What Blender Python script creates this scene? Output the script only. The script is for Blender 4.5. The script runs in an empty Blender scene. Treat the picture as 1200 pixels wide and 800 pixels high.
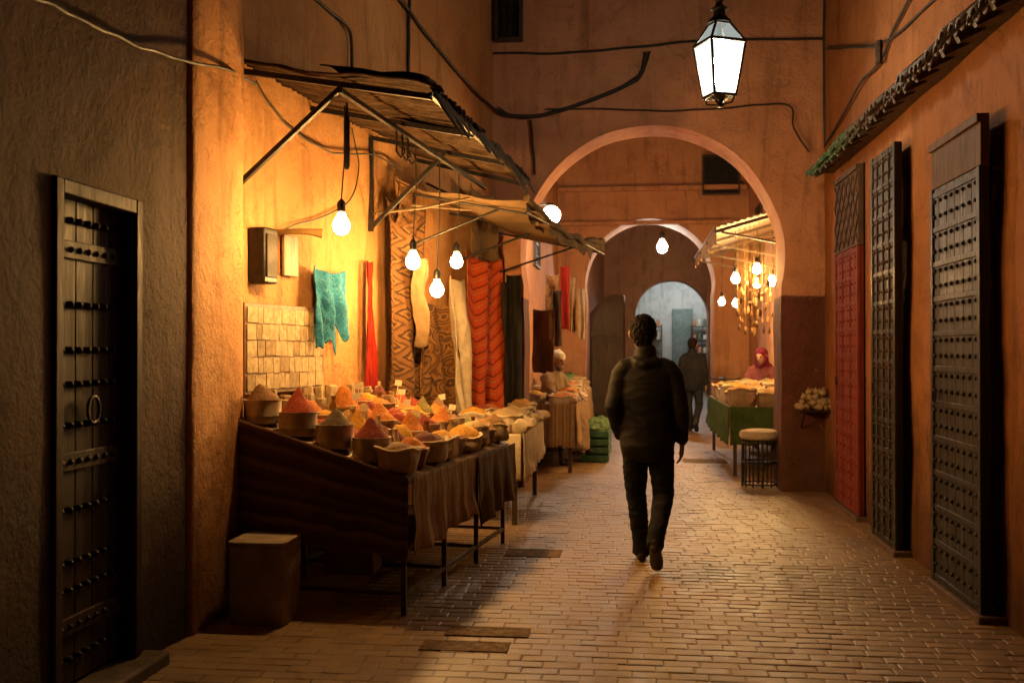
import bpy, math, random
from mathutils import Vector as V, Matrix, Euler, noise
random.seed(7)
R=math.radians; PI=math.pi
S=bpy.context.scene; C=S.collection
# ---------------------------------------------------------------- camera maths
CAMR=Euler((R(90.477),0,R(6.65))).to_matrix(); CAMP=V((0,0,1.55))
def ray(px,py): return CAMR@V(((px-600)/1200,-(py-400)/1200,-1))
def onY(px,py,Y): d=ray(px,py); return CAMP+d*(Y/d.y)
def onX(px,py,X): d=ray(px,py); return CAMP+d*(X/d.x)
def onZ(px,py,Z): d=ray(px,py); return CAMP+d*((Z-1.55)/d.z)
LN=V((1,-.1744,0)).normalized(); LP=V((-2.5,6.08,0))
def onL(px,py,off=.03):
    d=ray(px,py); return CAMP+d*(((LP-CAMP).dot(LN)+off)/d.dot(LN))
def wallx(Y): return -2.5+.1744*(Y-6.08)
# ---------------------------------------------------------------- tagging
def tag(o,label,cat,group=None,kind=None):
    if label: o['label']=label
    if cat: o['category']=cat
    if group: o['group']=group
    if kind: o['kind']=kind
    return o
def thing(name,label,cat,loc=(0,0,0),group=None,rotz=0):
    o=bpy.data.objects.new(name,None); C.objects.link(o); o.location=loc; o.rotation_euler=(0,0,rotz)
    o.empty_display_size=.1
    return tag(o,label,cat,group)
def wloc(o):
    p=V((0,0,0))
    while o: p=p+V(o.location); o=o.parent
    return p
# ---------------------------------------------------------------- mesh builder
class MB:
    def __init__(s): s.v=[]; s.f=[]; s.uv={}
    def add(s,vs,fs,uvs=None):
        b=len(s.v); s.v+= [V(p) for p in vs]
        for i,f in enumerate(fs):
            if uvs: s.uv[len(s.f)]=[uvs[k] for k in f]
            s.f.append(tuple(k+b for k in f))
        return b
    def box(s,x0,x1,y0,y1,z0,z1):
        return s.add([(x,y,z) for z in (z0,z1) for y in (y0,y1) for x in (x0,x1)],
              [(0,2,3,1),(4,5,7,6),(0,1,5,4),(2,6,7,3),(0,4,6,2),(1,3,7,5)])
    def cbox(s,c,sz,rot=None):
        m=rot if rot else Matrix.Identity(3); c=V(c)
        vs=[c+m@V((x*sz[0]/2,y*sz[1]/2,z*sz[2]/2)) for z in (-1,1) for y in (-1,1) for x in (-1,1)]
        return s.add(vs,[(0,2,3,1),(4,5,7,6),(0,1,5,4),(2,6,7,3),(0,4,6,2),(1,3,7,5)])
    def bar(s,a,b,w,h=None):
        a=V(a);b=V(b);h=h or w; t=(b-a).normalized(); up=V((0,0,1)) if abs(t.z)<.95 else V((1,0,0))
        x=t.cross(up).normalized(); y=x.cross(t)
        m=Matrix((x,t,y)).transposed(); return s.cbox((a+b)/2,(w,(b-a).length,h),m)
    def tube(s,pts,r,n=8,cap=True):
        pts=[V(p) for p in pts]; k=len(pts); rs=r if isinstance(r,(list,tuple)) else [r]*k
        t0=(pts[1]-pts[0]).normalized(); x=t0.orthogonal().normalized(); vs=[]
        for i,p in enumerate(pts):
            t=(pts[min(i+1,k-1)]-pts[max(i-1,0)]).normalized()
            x=(x-t*x.dot(t)).normalized(); y=t.cross(x)
            for j in range(n):
                a=2*PI*j/n; vs.append(p+(x*math.cos(a)+y*math.sin(a))*rs[i])
        fs=[(i*n+j,i*n+(j+1)%n,(i+1)*n+(j+1)%n,(i+1)*n+j) for i in range(k-1) for j in range(n)]
        if cap: fs+= [tuple(range(n-1,-1,-1)),tuple((k-1)*n+j for j in range(n))]
        return s.add(vs,fs)
    def lathe(s,prof,c=(0,0,0),n=24,cap=True,sq=0):
        c=V(c); vs=[]
        for r,z in prof:
            for j in range(n):
                a=2*PI*j/n; q=1
                if sq: q=(abs(math.cos(a))**sq+abs(math.sin(a))**sq)**(-1/sq)
                vs.append(c+V((r*q*math.cos(a),r*q*math.sin(a),z)))
        k=len(prof)
        fs=[(i*n+j,i*n+(j+1)%n,(i+1)*n+(j+1)%n,(i+1)*n+j) for i in range(k-1) for j in range(n)]
        if cap: fs+= [tuple(range(n-1,-1,-1)),tuple((k-1)*n+j for j in range(n))]
        return s.add(vs,fs)
    def grid(s,fn,nu,nv,wrap=False):
        vs=[];uv=[]
        for i in range(nu+1):
            for j in range(nv+1):
                u=i/nu;v=j/nv; vs.append(fn(u,v)); uv.append((u,v))
        w=nv+1
        fs=[(i*w+j,(i+1)*w+j,(i+1)*w+j+1,i*w+j+1) for i in range(nu) for j in range(nv)]
        return s.add(vs,fs,uv)
    def loft(s,pts,rad,ref=(1,0,0),n=16):
        pts=[V(p) for p in pts]; rad=[(r,r) if not isinstance(r,(tuple,list)) else r for r in rad]; ref=V(ref)
        t0=(pts[1]-pts[0]).normalized(); t1=(pts[-1]-pts[-2]).normalized()
        m0=min(rad[0]);m1=min(rad[-1]); sc=lambda r,k:(r[0]*k,r[1]*k)
        P=[pts[0]-t0*m0*.62,pts[0]-t0*m0*.5,pts[0]-t0*m0*.28]+pts+[pts[-1]+t1*m1*.28,pts[-1]+t1*m1*.5,pts[-1]+t1*m1*.62]
        Rr=[sc(rad[0],.3),sc(rad[0],.65),sc(rad[0],.88)]+rad+[sc(rad[-1],.88),sc(rad[-1],.65),sc(rad[-1],.3)]
        vs=[];K=len(P)
        for i,p in enumerate(P):
            t=(P[min(i+1,K-1)]-P[max(i-1,0)]).normalized()
            x=ref-t*ref.dot(t)
            if x.length<1e-3: x=t.orthogonal()
            x.normalize(); y=t.cross(x)
            for j in range(n):
                a=2*PI*j/n; vs.append(p+x*math.cos(a)*Rr[i][0]+y*math.sin(a)*Rr[i][1])
        fs=[(i*n+j,i*n+(j+1)%n,(i+1)*n+(j+1)%n,(i+1)*n+j) for i in range(K-1) for j in range(n)]
        fs+= [tuple(range(n-1,-1,-1)),tuple((K-1)*n+j for j in range(n))]
        return s.add(vs,fs)
    def ell(s,c,r,n=20,m=12):
        c=V(c); vs=[]
        for i in range(m+1):
            th=PI*i/m
            for j in range(n):
                a=2*PI*j/n; vs.append(c+V((r[0]*math.sin(th+1e-4)*math.cos(a),r[1]*math.sin(th+1e-4)*math.sin(a),r[2]*math.cos(th))))
        return s.add(vs,[(i*n+j,(i+1)*n+j,(i+1)*n+(j+1)%n,i*n+(j+1)%n) for i in range(m) for j in range(n)])
    def xf(s,i0,M):
        for i in range(i0,len(s.v)): s.v[i]=M@s.v[i]
    def build(s,name,mat,parent=None,smooth=35,bevel=0,solid=0,world=True,origin=True):
        me=bpy.data.meshes.new(name); vs=s.v; loc=V((0,0,0))
        if parent:
            if world: o0=wloc(parent); vs=[p-o0 for p in vs]
        elif origin:
            xs=[p.x for p in vs];ys=[p.y for p in vs]; loc=V(((min(xs)+max(xs))/2,(min(ys)+max(ys))/2,min(p.z for p in vs)))
            vs=[p-loc for p in vs]
        me.from_pydata([tuple(p) for p in vs],[],s.f); me.update()
        if s.uv:
            l=me.uv_layers.new(name='UVMap')
            for p in me.polygons:
                u=s.uv.get(p.index)
                if u:
                    for k,li in enumerate(p.loop_indices): l.data[li].uv=u[k]
        if smooth:
            for p in me.polygons: p.use_smooth=True
            me.set_sharp_from_angle(angle=R(smooth))
        for m in (mat if isinstance(mat,(list,tuple)) else [mat]): me.materials.append(m)
        o=bpy.data.objects.new(name,me); C.objects.link(o); o.location=loc
        if parent: o.parent=parent
        if bevel:
            b=o.modifiers.new('bevel','BEVEL'); b.width=bevel; b.segments=2; b.limit_method='ANGLE'; b.angle_limit=R(40)
        if solid:
            b=o.modifiers.new('solid','SOLIDIFY'); b.thickness=solid; b.offset=0
        return o
def bake(o):
    dg=bpy.context.evaluated_depsgraph_get(); me=bpy.data.meshes.new_from_object(o.evaluated_get(dg))
    o.modifiers.clear(); o.data=me; return o
def sculpt(mb,name,mat,parent,voxel=.012,it=4,post=None):
    o=mb.build(name,mat,parent,smooth=0,world=False)
    r=o.modifiers.new('remesh','REMESH'); r.mode='VOXEL'; r.voxel_size=voxel; r.use_smooth_shade=True
    if it:
        q=o.modifiers.new('smooth','SMOOTH'); q.factor=.5; q.iterations=it
    bake(o)
    if post:
        me=o.data; ns=[v.normal.copy() for v in me.vertices]
        for v,nn in zip(me.vertices,ns): v.co+= nn*post(v.co,nn)
        me.update()
    o.data.materials.clear(); o.data.materials.append(mat)
    for p in o.data.polygons: p.use_smooth=True; p.material_index=0
    return o
# ---------------------------------------------------------------- materials
def newmat(name):
    m=bpy.data.materials.new(name); m.use_nodes=True; t=m.node_tree
    return m,t,t.nodes['Principled BSDF']
def nd(t,typ,ins=None,**props):
    n=t.nodes.new(typ)
    for k,v in props.items(): setattr(n,k,v)
    for k,v in (ins or {}).items():
        if isinstance(v,bpy.types.NodeSocket): t.links.new(v,n.inputs[k])
        else: n.inputs[k].default_value=v
    return n
def mth(t,op,a,b=0.0,c=0.0):
    return nd(t,'ShaderNodeMath',{0:a,1:b,2:c},operation=op).outputs[0]
def c4(c): return (c[0],c[1],c[2],1)
def mixc(t,f,a,b,blend='MIX'):
    n=nd(t,'ShaderNodeMix',data_type='RGBA',blend_type=blend)
    for i,v in ((0,f),(6,a),(7,b)):
        if isinstance(v,bpy.types.NodeSocket): t.links.new(v,n.inputs[i])
        elif i==0: n.inputs[0].default_value=v
        else: n.inputs[i].default_value=c4(v)
    return n.outputs[2]
def rng(t,v,a,b,c=0.,d=1.): return nd(t,'ShaderNodeMapRange',{0:v,1:a,2:b,3:c,4:d}).outputs[0]
def nse(t,co,scale,detail=6,rough=.6,dist=0.):
    return nd(t,'ShaderNodeTexNoise',{'Vector':co,'Scale':scale,'Detail':detail,'Roughness':rough,'Distortion':dist}).outputs[0]
def mapp(t,co,sc): return nd(t,'ShaderNodeMapping',{'Vector':co,'Scale':sc}).outputs[0]
def bump(t,h,strength,dist,prev=None):
    i={'Height':h,'Strength':strength,'Distance':dist}
    if prev: i['Normal']=prev
    return nd(t,'ShaderNodeBump',i).outputs[0]
def objco(t):
    tc=nd(t,'ShaderNodeTexCoord').outputs['Object']; rd=nd(t,'ShaderNodeObjectInfo').outputs['Random']
    off=nd(t,'ShaderNodeVectorMath',{0:(13.1,7.7,5.3),'Scale':rd},operation='SCALE').outputs[0]
    return nd(t,'ShaderNodeVectorMath',{0:tc,1:off},operation='ADD').outputs[0]
def plaster(name,c1,c2,stain,band=None,wear=(.62,.42,.28)):
    m,t,b=newmat(name); P=nd(t,'ShaderNodeNewGeometry').outputs['Position']
    z=nd(t,'ShaderNodeSeparateXYZ',{0:P}).outputs[2]
    big=nse(t,P,.7,8,.62); mid=nse(t,P,3.2,10,.68); fine=nse(t,P,26,8,.65)
    c=mixc(t,rng(t,big,.36,.64),c1,c2)
    c=mixc(t,rng(t,mid,.5,.72,0,.75),c,stain)
    drip=nse(t,mapp(t,P,(5,5,.55)),1.2,7,.6,.6)
    c=mixc(t,rng(t,drip,.53,.74,0,.65),c,tuple(k*.45 for k in stain))
    light=nse(t,P,6.5,8,.7,.3); c=mixc(t,rng(t,light,.6,.7,0,.5),c,wear)
    if band:
        e=mth(t,'ADD',z,mth(t,'MULTIPLY',mth(t,'SUBTRACT',mid,.5),.06))
        k=rng(t,e,band[0]-.012,band[0]+.012,1,0)
        bc=mixc(t,rng(t,mid,.35,.65),band[1],tuple(q*.6 for q in band[1]))
        patch=rng(t,light,.6,.7,1,.75)
        c=mixc(t,mth(t,'MULTIPLY',k,patch),c,bc)
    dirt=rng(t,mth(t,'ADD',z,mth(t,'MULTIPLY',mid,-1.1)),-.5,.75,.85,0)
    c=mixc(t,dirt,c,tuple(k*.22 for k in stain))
    dco=nd(t,'ShaderNodeVectorMath',{0:P,1:nd(t,'ShaderNodeTexNoise',{'Vector':P,'Scale':2.0,'Detail':6}).outputs['Color']},operation='ADD').outputs[0]
    vo=nd(t,'ShaderNodeTexVoronoi',{'Vector':dco,'Scale':.7},feature='DISTANCE_TO_EDGE').outputs['Distance']
    crack=mth(t,'MULTIPLY',rng(t,vo,0,.004,1,0),rng(t,nse(t,P,1.3,4),.56,.66))
    c=mixc(t,mth(t,'MULTIPLY',crack,.4),c,tuple(k*.3 for k in stain))
    t.links.new(c,b.inputs['Base Color']); b.inputs['Roughness'].default_value=.8; b.inputs['Specular IOR Level'].default_value=.3
    h=mth(t,'ADD',mth(t,'MULTIPLY',mid,1.0),mth(t,'MULTIPLY',fine,.35))
    h=mth(t,'SUBTRACT',h,mth(t,'MULTIPLY',crack,.15)); h=mth(t,'ADD',h,mth(t,'MULTIPLY',rng(t,light,.58,.64),-.15))
    t.links.new(bump(t,h,.9,.045),b.inputs['Normal']); return m
def simple(name,c,rough=.6,metal=0.,var=.35,scale=9,bst=.25,bsc=70,bd=.004,c2=None,spec=None):
    m,t,b=newmat(name); co=objco(t); n=nse(t,co,scale,8,.65)
    cc=mixc(t,rng(t,n,.3,.7),tuple(k*(1-var) for k in c),c2 or tuple(min(1,k*(1+var)) for k in c))
    t.links.new(cc,b.inputs['Base Color']); b.inputs['Metallic'].default_value=metal
    t.links.new(rng(t,n,.3,.7,min(1,rough+.1),max(.05,rough-.12)),b.inputs['Roughness'])
    if spec is not None: b.inputs['Specular IOR Level'].default_value=spec
    t.links.new(bump(t,nse(t,co,bsc,6,.6),bst,bd),b.inputs['Normal']); return m
def wood(name,c1,c2,sc=(14,14,1.2),rough=.55,bst=.5,spec=.5):
    m,t,b=newmat(name); co=objco(t); n=nse(t,mapp(t,co,sc),2.2,9,.65,1.2); n2=nse(t,co,3,6)
    c=mixc(t,rng(t,n,.35,.65),c1,c2); c=mixc(t,rng(t,n2,.5,.7,0,.6),c,tuple(k*.35 for k in c1))
    t.links.new(c,b.inputs['Base Color']); t.links.new(rng(t,n,.3,.7,rough+.15,rough-.12),b.inputs['Roughness']); b.inputs['Specular IOR Level'].default_value=spec
    t.links.new(bump(t,n,bst,.006),b.inputs['Normal']); return m
def emit(name,c,s):
    m,t,b=newmat(name); b.inputs['Base Color'].default_value=c4(c); b.inputs['Emission Color'].default_value=c4(c); b.inputs['Emission Strength'].default_value=s
    return m
def glowglass(name,c,s,tr):
    m,t,b=newmat(name); t.nodes.remove(b); o=t.nodes['Material Output']
    e=nd(t,'ShaderNodeEmission',{0:c4(c),1:s}).outputs[0]; tp=nd(t,'ShaderNodeBsdfTransparent').outputs[0]
    mx=nd(t,'ShaderNodeMixShader',{0:1-tr,1:tp,2:e}).outputs[0]; t.links.new(mx,o.inputs[0]); return m
def fabric(name,kind,cols,nu=4,nv=10,k=1.,rough=.9,wear=.4,spec=.12,wobk=.3):
    m,t,b=newmat(name); uv=nd(t,'ShaderNodeTexCoord').outputs['UV']; sp=nd(t,'ShaderNodeSeparateXYZ',{0:uv}); u,v=sp.outputs[0],sp.outputs[1]
    co=objco(t); wob=mth(t,'MULTIPLY',mth(t,'SUBTRACT',nse(t,co,11,4),.5),wobk)
    U=mth(t,'FRACT',mth(t,'MULTIPLY',u,nu)); Vv=mth(t,'ADD',mth(t,'MULTIPLY',v,nv),wob)
    a=mth(t,'ABSOLUTE',mth(t,'SUBTRACT',U,.5))
    if kind=='zig': w=mth(t,'FRACT',mth(t,'ADD',Vv,mth(t,'MULTIPLY',a,k)))
    elif kind=='dia':
        bb=mth(t,'ABSOLUTE',mth(t,'SUBTRACT',mth(t,'FRACT',Vv),.5)); w=mth(t,'FRACT',mth(t,'MULTIPLY',mth(t,'ADD',a,bb),k))
    elif kind=='str': w=mth(t,'FRACT',Vv)
    elif kind=='ver': w=mth(t,'FRACT',mth(t,'ADD',mth(t,'MULTIPLY',u,nu),wob))
    elif kind=='mot':
        w=nd(t,'ShaderNodeTexVoronoi',{'Vector':mapp(t,uv,(nu,nv,1)),'Scale':1.},feature='F1').outputs['Distance']; w=mth(t,'FRACT',mth(t,'ADD',mth(t,'MULTIPLY',w,k),wob))
    else: w=nse(t,co,nu,6)
    r=nd(t,'ShaderNodeValToRGB',{0:w}); r.color_ramp.interpolation='CONSTANT' if kind!='plain' else 'LINEAR'
    el=r.color_ramp.elements
    while len(el)<len(cols): el.new(.5)
    for i,cc in enumerate(cols): el[i].position=i/len(cols) if kind!='plain' else .3+.4*i/max(1,len(cols)-1); el[i].color=c4(cc)
    n=nse(t,co,22,8,.7); c=mixc(t,rng(t,n,.4,.75,0,wear),r.outputs[0],tuple(k2*.3 for k2 in cols[0]))
    t.links.new(c,b.inputs['Base Color']); b.inputs['Roughness'].default_value=rough; b.inputs['Specular IOR Level'].default_value=spec
    h=mth(t,'ADD',nse(t,co,160,3),mth(t,'MULTIPLY',nse(t,co,14,5),1.2))
    t.links.new(bump(t,h,.4,.008),b.inputs['Normal']); return m
sc_=lambda cols,k:[tuple(q*k for q in c) for c in cols]

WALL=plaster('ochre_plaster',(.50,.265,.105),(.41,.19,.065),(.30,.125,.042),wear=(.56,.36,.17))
NEARW=plaster('painted_shade_plaster',(.070,.030,.013),(.050,.020,.0085),(.030,.0125,.006),wear=(.066,.036,.018))  # near left wall: the shade there is painted into this darker plaster colour
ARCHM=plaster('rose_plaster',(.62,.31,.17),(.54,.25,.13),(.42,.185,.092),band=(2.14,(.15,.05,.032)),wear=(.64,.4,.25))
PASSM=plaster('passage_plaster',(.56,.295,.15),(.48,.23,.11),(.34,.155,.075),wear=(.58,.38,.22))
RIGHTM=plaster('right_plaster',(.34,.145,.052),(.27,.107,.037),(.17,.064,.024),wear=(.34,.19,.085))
BLUEW=plaster('pale_room_plaster',(.46,.44,.40),(.38,.37,.34),(.25,.24,.22),wear=(.5,.5,.47))
IRON=simple('black_iron',(.028,.025,.023),.5,.7,.5,20,.4,90)
STUD=simple('dull_stud_iron',(.016,.013,.010),.6,.2,.5,20,.4,90,spec=.25)
RUST=simple('rusty_iron',(.06,.036,.024),.7,.4,.5,18,.5,60)
CABLE=simple('black_cable',(.022,.019,.017),.6)
DWOOD=wood('dark_door_wood',(.036,.021,.012),(.065,.038,.02))
NWOOD=wood('near_door_wood',(.020,.010,.0055),(.036,.019,.0095),rough=.6,spec=.2)
GWOOD=wood('green_black_door_wood',(.013,.012,.008),(.030,.026,.016),rough=.45,spec=.28)
RWOOD=wood('red_door_wood',(.15,.022,.009),(.21,.036,.014),rough=.65,spec=.25)
BWOOD=wood('brown_board',(.15,.08,.04),(.23,.125,.062))
HWOOD=wood('dark_header_board',(.065,.034,.016),(.105,.056,.027),rough=.65,spec=.25)
PWOOD=wood('pole_wood',(.15,.095,.05),(.22,.14,.075))
TANC=fabric('tan_canvas','plain',[(.22,.14,.075),(.34,.23,.125)],5)
DTANC=fabric('weathered_canvas','plain',[(.11,.068,.034),(.185,.118,.06)],5)
TARP=fabric('dark_tarp','plain',[(.022,.016,.012),(.055,.038,.026)],5)
CREAMC=fabric('cream_cloth','plain',[(.40,.32,.21),(.54,.44,.31)],5)
SACK=fabric('sack_cloth','plain',[(.27,.19,.11),(.40,.30,.18)],8)
TIN=simple('spice_tin_metal',(.40,.33,.23),.45,.4,.3,14,.2,40)
PAPER=simple('cream_paper',(.37,.275,.15),.8,0,.4,25)
CARDB=simple('tan_card',(.25,.17,.08),.8,0,.4,20)
DBOWL=simple('dark_bowl',(.14,.085,.045),.5,0,.4,15)
WHITE=simple('white_card',(.48,.41,.29),.7,0,.12)
LEAF=simple('green_herb',(.07,.13,.03),.8,0,.6,40,.9,60,.02)
SPC={n:simple('spice_'+n,tuple(q*.78 for q in c),.95,0,.45,55,1.,120,.011) for n,c in dict(cumin=(.20,.10,.04),paprika=(.34,.045,.013),turmeric=(.54,.27,.02),pepper=(.09,.055,.03),chilli=(.23,.025,.009),ginger=(.36,.21,.07),saffron=(.48,.15,.013),oregano=(.16,.15,.04),sesame=(.42,.30,.14),hibiscus=(.12,.02,.015),lentil=(.32,.17,.05),henna=(.21,.17,.04)).items()}
SKIN=simple('skin',(.32,.18,.11),.5,0,.1,30,.1,200,.001)
# ---------------------------------------------------------------- ground
def ground():
    mb=MB(); mb.add([(-120,-120,-.0052),(120,-120,-.0052),(120,120,-.0052),(-120,120,-.0052)],[(0,1,2,3)])
    tag(mb.build('ground',simple('mortar_earth',(.165,.103,.053),.95,0,.3,3,.5,40,.01),smooth=0,origin=False),None,None,None,'structure')
    vs=[];fs=[];cl=[]; y=2.6; r=0
    while y<36:
        d=.100+random.uniform(-.003,.003); x=-3.1-(r%2)*.09-random.random()*.018
        while x<3.4:
            w=.178+random.uniform(-.010,.010); g=.0016+random.random()*.0016
            dz=noise.noise(V((x*.5,y*.5,0)))*.0015+random.uniform(-.0011,.0011); tx=random.uniform(-.0026,.0026); ty=random.uniform(-.0026,.0026)
            c=.5+random.uniform(-.2,.2)+.35*noise.noise(V((x*.8,y*.5,3)))
            if random.random()<.05: c-=.25
            b=len(vs); i=.009
            wy=.03*noise.noise(V((x*.5,y*.25,9)))+random.uniform(-.002,.002)
            jj=[(random.uniform(-.0026,.0026),random.uniform(-.0026,.0026)) for _ in range(4)]
            co=((x+g,y+g,0,0),(x+w-g,y+g,1,0),(x+w-g,y+d-g,1,1),(x+g,y+d-g,0,1))
            for k,(xx,yy,sx,sy) in enumerate(co): vs.append((xx+jj[k][0],yy+wy+jj[k][1],-.03+dz))
            for k,(xx,yy,sx,sy) in enumerate(co): vs.append((xx+jj[k][0],yy+wy+jj[k][1],-.0026+dz+tx*(sx-.5)+ty*(sy-.5)))
            for k,(xx,yy,sx,sy) in enumerate(co): vs.append((xx+jj[k][0]+i*(1-2*sx),yy+wy+jj[k][1]+i*(1-2*sy),dz+tx*(sx-.5)+ty*(sy-.5)))
            for k in range(4):
                n=(k+1)%4; fs.append((b+k,b+n,b+4+n,b+4+k)); fs.append((b+4+k,b+4+n,b+8+n,b+8+k))
            fs.append((b+8,b+9,b+10,b+11)); cl+= [max(0,min(1,c))]*12; x+=w
        y+=d; r+=1
    me=bpy.data.meshes.new('paving'); me.from_pydata(vs,[],fs); a=me.color_attributes.new('tint','FLOAT_COLOR','POINT')
    for i,c in enumerate(cl): a.data[i].color=(c,c,c,1)
    m,t,b=newmat('stone_setts'); P=nd(t,'ShaderNodeNewGeometry').outputs['Position']; at=nd(t,'ShaderNodeAttribute',attribute_name='tint').outputs['Fac']
    n=nse(t,P,5,10,.7); n2=nse(t,P,45,8,.7); big=nse(t,P,.8,5)
    c=mixc(t,at,(.19,.115,.054),(.30,.19,.092)); c=mixc(t,rng(t,n,.42,.72,0,.65),c,(.13,.08,.04)); c=mixc(t,rng(t,n2,.5,.75,0,.5),c,(.30,.205,.107)); c=mixc(t,rng(t,big,.45,.65,0,.45),c,(.13,.08,.042))
    t.links.new(c,b.inputs['Base Color']); t.links.new(rng(t,n,.3,.7,.64,.36),b.inputs['Roughness']); b.inputs['Specular IOR Level'].default_value=.5
    t.links.new(bump(t,mth(t,'ADD',n2,mth(t,'MULTIPLY',n,1.5)),.6,.008),b.inputs['Normal'])
    me.materials.append(m); o=bpy.data.objects.new('paving',me); C.objects.link(o); tag(o,None,None,None,'structure')
ground()
# ---------------------------------------------------------------- walls
def wallpath(mb,path,ht,side=1,holes=(),step=.2,amp=.024,z0=-.05):
    pts=[V((p[0],p[1],0)) for p in path]; seg=[(pts[i+1]-pts[i]) for i in range(len(pts)-1)]
    L=[0]
    for s_ in seg: L.append(L[-1]+s_.length)
    us=set(L)
    for i in range(len(seg)):
        k=max(1,int(seg[i].length/step))
        for j in range(k): us.add(L[i]+seg[i].length*j/k)
    for h in holes: us.update(h[:2])
    us=sorted(us); u2=[us[0]]
    for u in us[1:]:
        if u-u2[-1]>1e-4: u2.append(u)
    us=u2; zs={z0,ht}
    k=int((ht-z0)/step)
    for j in range(k): zs.add(z0+(ht-z0)*j/k)
    for h in holes: zs.update(h[2:4])
    zs=sorted(zs)
    def at(u):
        for i in range(len(seg)):
            if u<=L[i+1]+1e-6: break
        d=seg[i].normalized(); p=pts[i]+d*(u-L[i]); n=V((d.y,-d.x,0))*side; return p,n
    def P(u,z):
        p,n=at(u); w=min(u-L[0],L[-1]-u,.15)/.15
        for q in L: w=min(w,abs(u-q)/.15+.25)
        for h in holes:
            du=max(h[0]-u,0,u-h[1]); dz=max(h[2]-z,0,z-h[3]); w=min(w,math.hypot(du,dz)/.15)
        q=V((p.x,p.y,z)); a=amp*(noise.noise(q*1.1)*1.3+.5*noise.noise(q*3.7)); return q+n*a*max(0,w)
    idx={}; vs=[]; fs=[]
    for i,u in enumerate(us):
        for j,z in enumerate(zs): idx[i,j]=len(vs); vs.append(P(u,z))
    for i in range(len(us)-1):
        for j in range(len(zs)-1):
            uc=(us[i]+us[i+1])/2; zc=(zs[j]+zs[j+1])/2
            if any(h[0]<uc<h[1] and h[2]<zc<h[3] for h in holes): continue
            fs.append((idx[i,j],idx[i+1,j],idx[i+1,j+1],idx[i,j+1]))
    mb.add(vs,fs)
    for h in holes:
        a,n=at(h[0]); b,_=at(h[1]); dn=-n*h[4]
        A=[a+V((0,0,h[2])),b+V((0,0,h[2])),b+V((0,0,h[3])),a+V((0,0,h[3]))]; B=[q+dn for q in A]
        mb.add(A+B,[(0,1,5,4),(1,2,6,5),(2,3,7,6),(3,0,4,7),(4,5,6,7)])
NX=-2.39; NA,NB=4.0,4.76
nb=thing('building','terracotta building in painted shade with a studded wooden door, nearest on the left','building',(NX,3,0))
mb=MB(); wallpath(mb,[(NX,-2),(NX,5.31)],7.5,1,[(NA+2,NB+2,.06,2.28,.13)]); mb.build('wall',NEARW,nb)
def studs(mb,xf,zs,cols_,y0,y1,r=.012,sgn=1):
    first=None
    for z in zs:
        prev=None
        for j in range(cols_):
            y=y0+(y1-y0)*j/max(1,cols_-1); b=mb.lathe([(r,-.024),(r,0),(r*.85,r*.5),(r*.4,r*.85),(.0005,r)],n=8)
            mb.xf(b,Matrix.Translation((xf,y,z))@Matrix.Rotation(sgn*PI/2,4,'Y'))
            if prev is not None: mb.f.append((prev,prev+1,b+5,b+4))
            elif first is not None: mb.f.append((first+2,first+3,b+7,b+6))
            if prev is None: first=b
            prev=b
y0,y1=NA+.015,NB-.015
mb=MB()
for k in range(5):
    w=(y1-y0)/5; mb.box(NX-.105,NX-.07,y0+k*w+.003,y0+(k+1)*w-.003,.08,2.26)
dr=mb.build('door',NWOOD,nb,bevel=.004)
mb=MB(); mb.box(NX-.07,NX+.02,NA+.002,NA+.06,.065,2.275); mb.box(NX-.07,NX+.02,NB-.06,NB-.002,.065,2.275); mb.box(NX-.07,NX+.018,NA+.06,NB-.06,2.21,2.275); mb.build('door_frame',NWOOD,dr,bevel=.006)
for z in (.3,1.02,1.95):
    mb=MB(); mb.box(NX-.07,NX-.052,NA+.065,NB-.065,z,z+.08); mb.build('rail',NWOOD,dr,bevel=.004)
mb=MB(); studs(mb,NX-.051,(.2,.34,.5,.62,.85,1.06,1.22,1.4,1.55,1.75,1.99,2.12),9,NA+.09,NB-.09,.015)
mb.build('stud_band',STUD,dr)
mb=MB(); pts=[(NX-.035,4.40+.05*math.sin(a),1.28+.06*math.cos(a)) for a in [i*2*PI/16 for i in range(17)]]; mb.tube(pts,.008,8); mb.build('knocker',IRON,dr)
mb=MB(); mb.box(NX-.1,NX+.12,NA-.1,NB+.1,-.02,.065); mb.build('doorstep',simple('worn_step',(.06,.038,.023),.8),nb,bevel=.015)
lb=thing('building','ochre plaster building with a buttress, behind the spice stall','building',(-2.3,8,0))
mb=MB(); wallpath(mb,[(-1.555,11.55),(-2.5,6.08),(-2.41,6.08),(-2.375,6.065),(-2.36,6.03),(-2.36,5.345),(-2.37,5.32),(NX-.003,5.305)][::-1],7.5,1,step=.13)
mb.build('wall',WALL,lb)
rb=thing('building','ochre building on the right with tall studded doors and a tiled eave','building',(2.2,6,0))
mb=MB(); wallpath(mb,[(2.1,11.55),(2.1,-2)],7.5,1,[(11.55-10.6,11.55-9.55,.03,3.25,.1)]); mb.build('wall',RIGHTM,rb)
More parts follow.
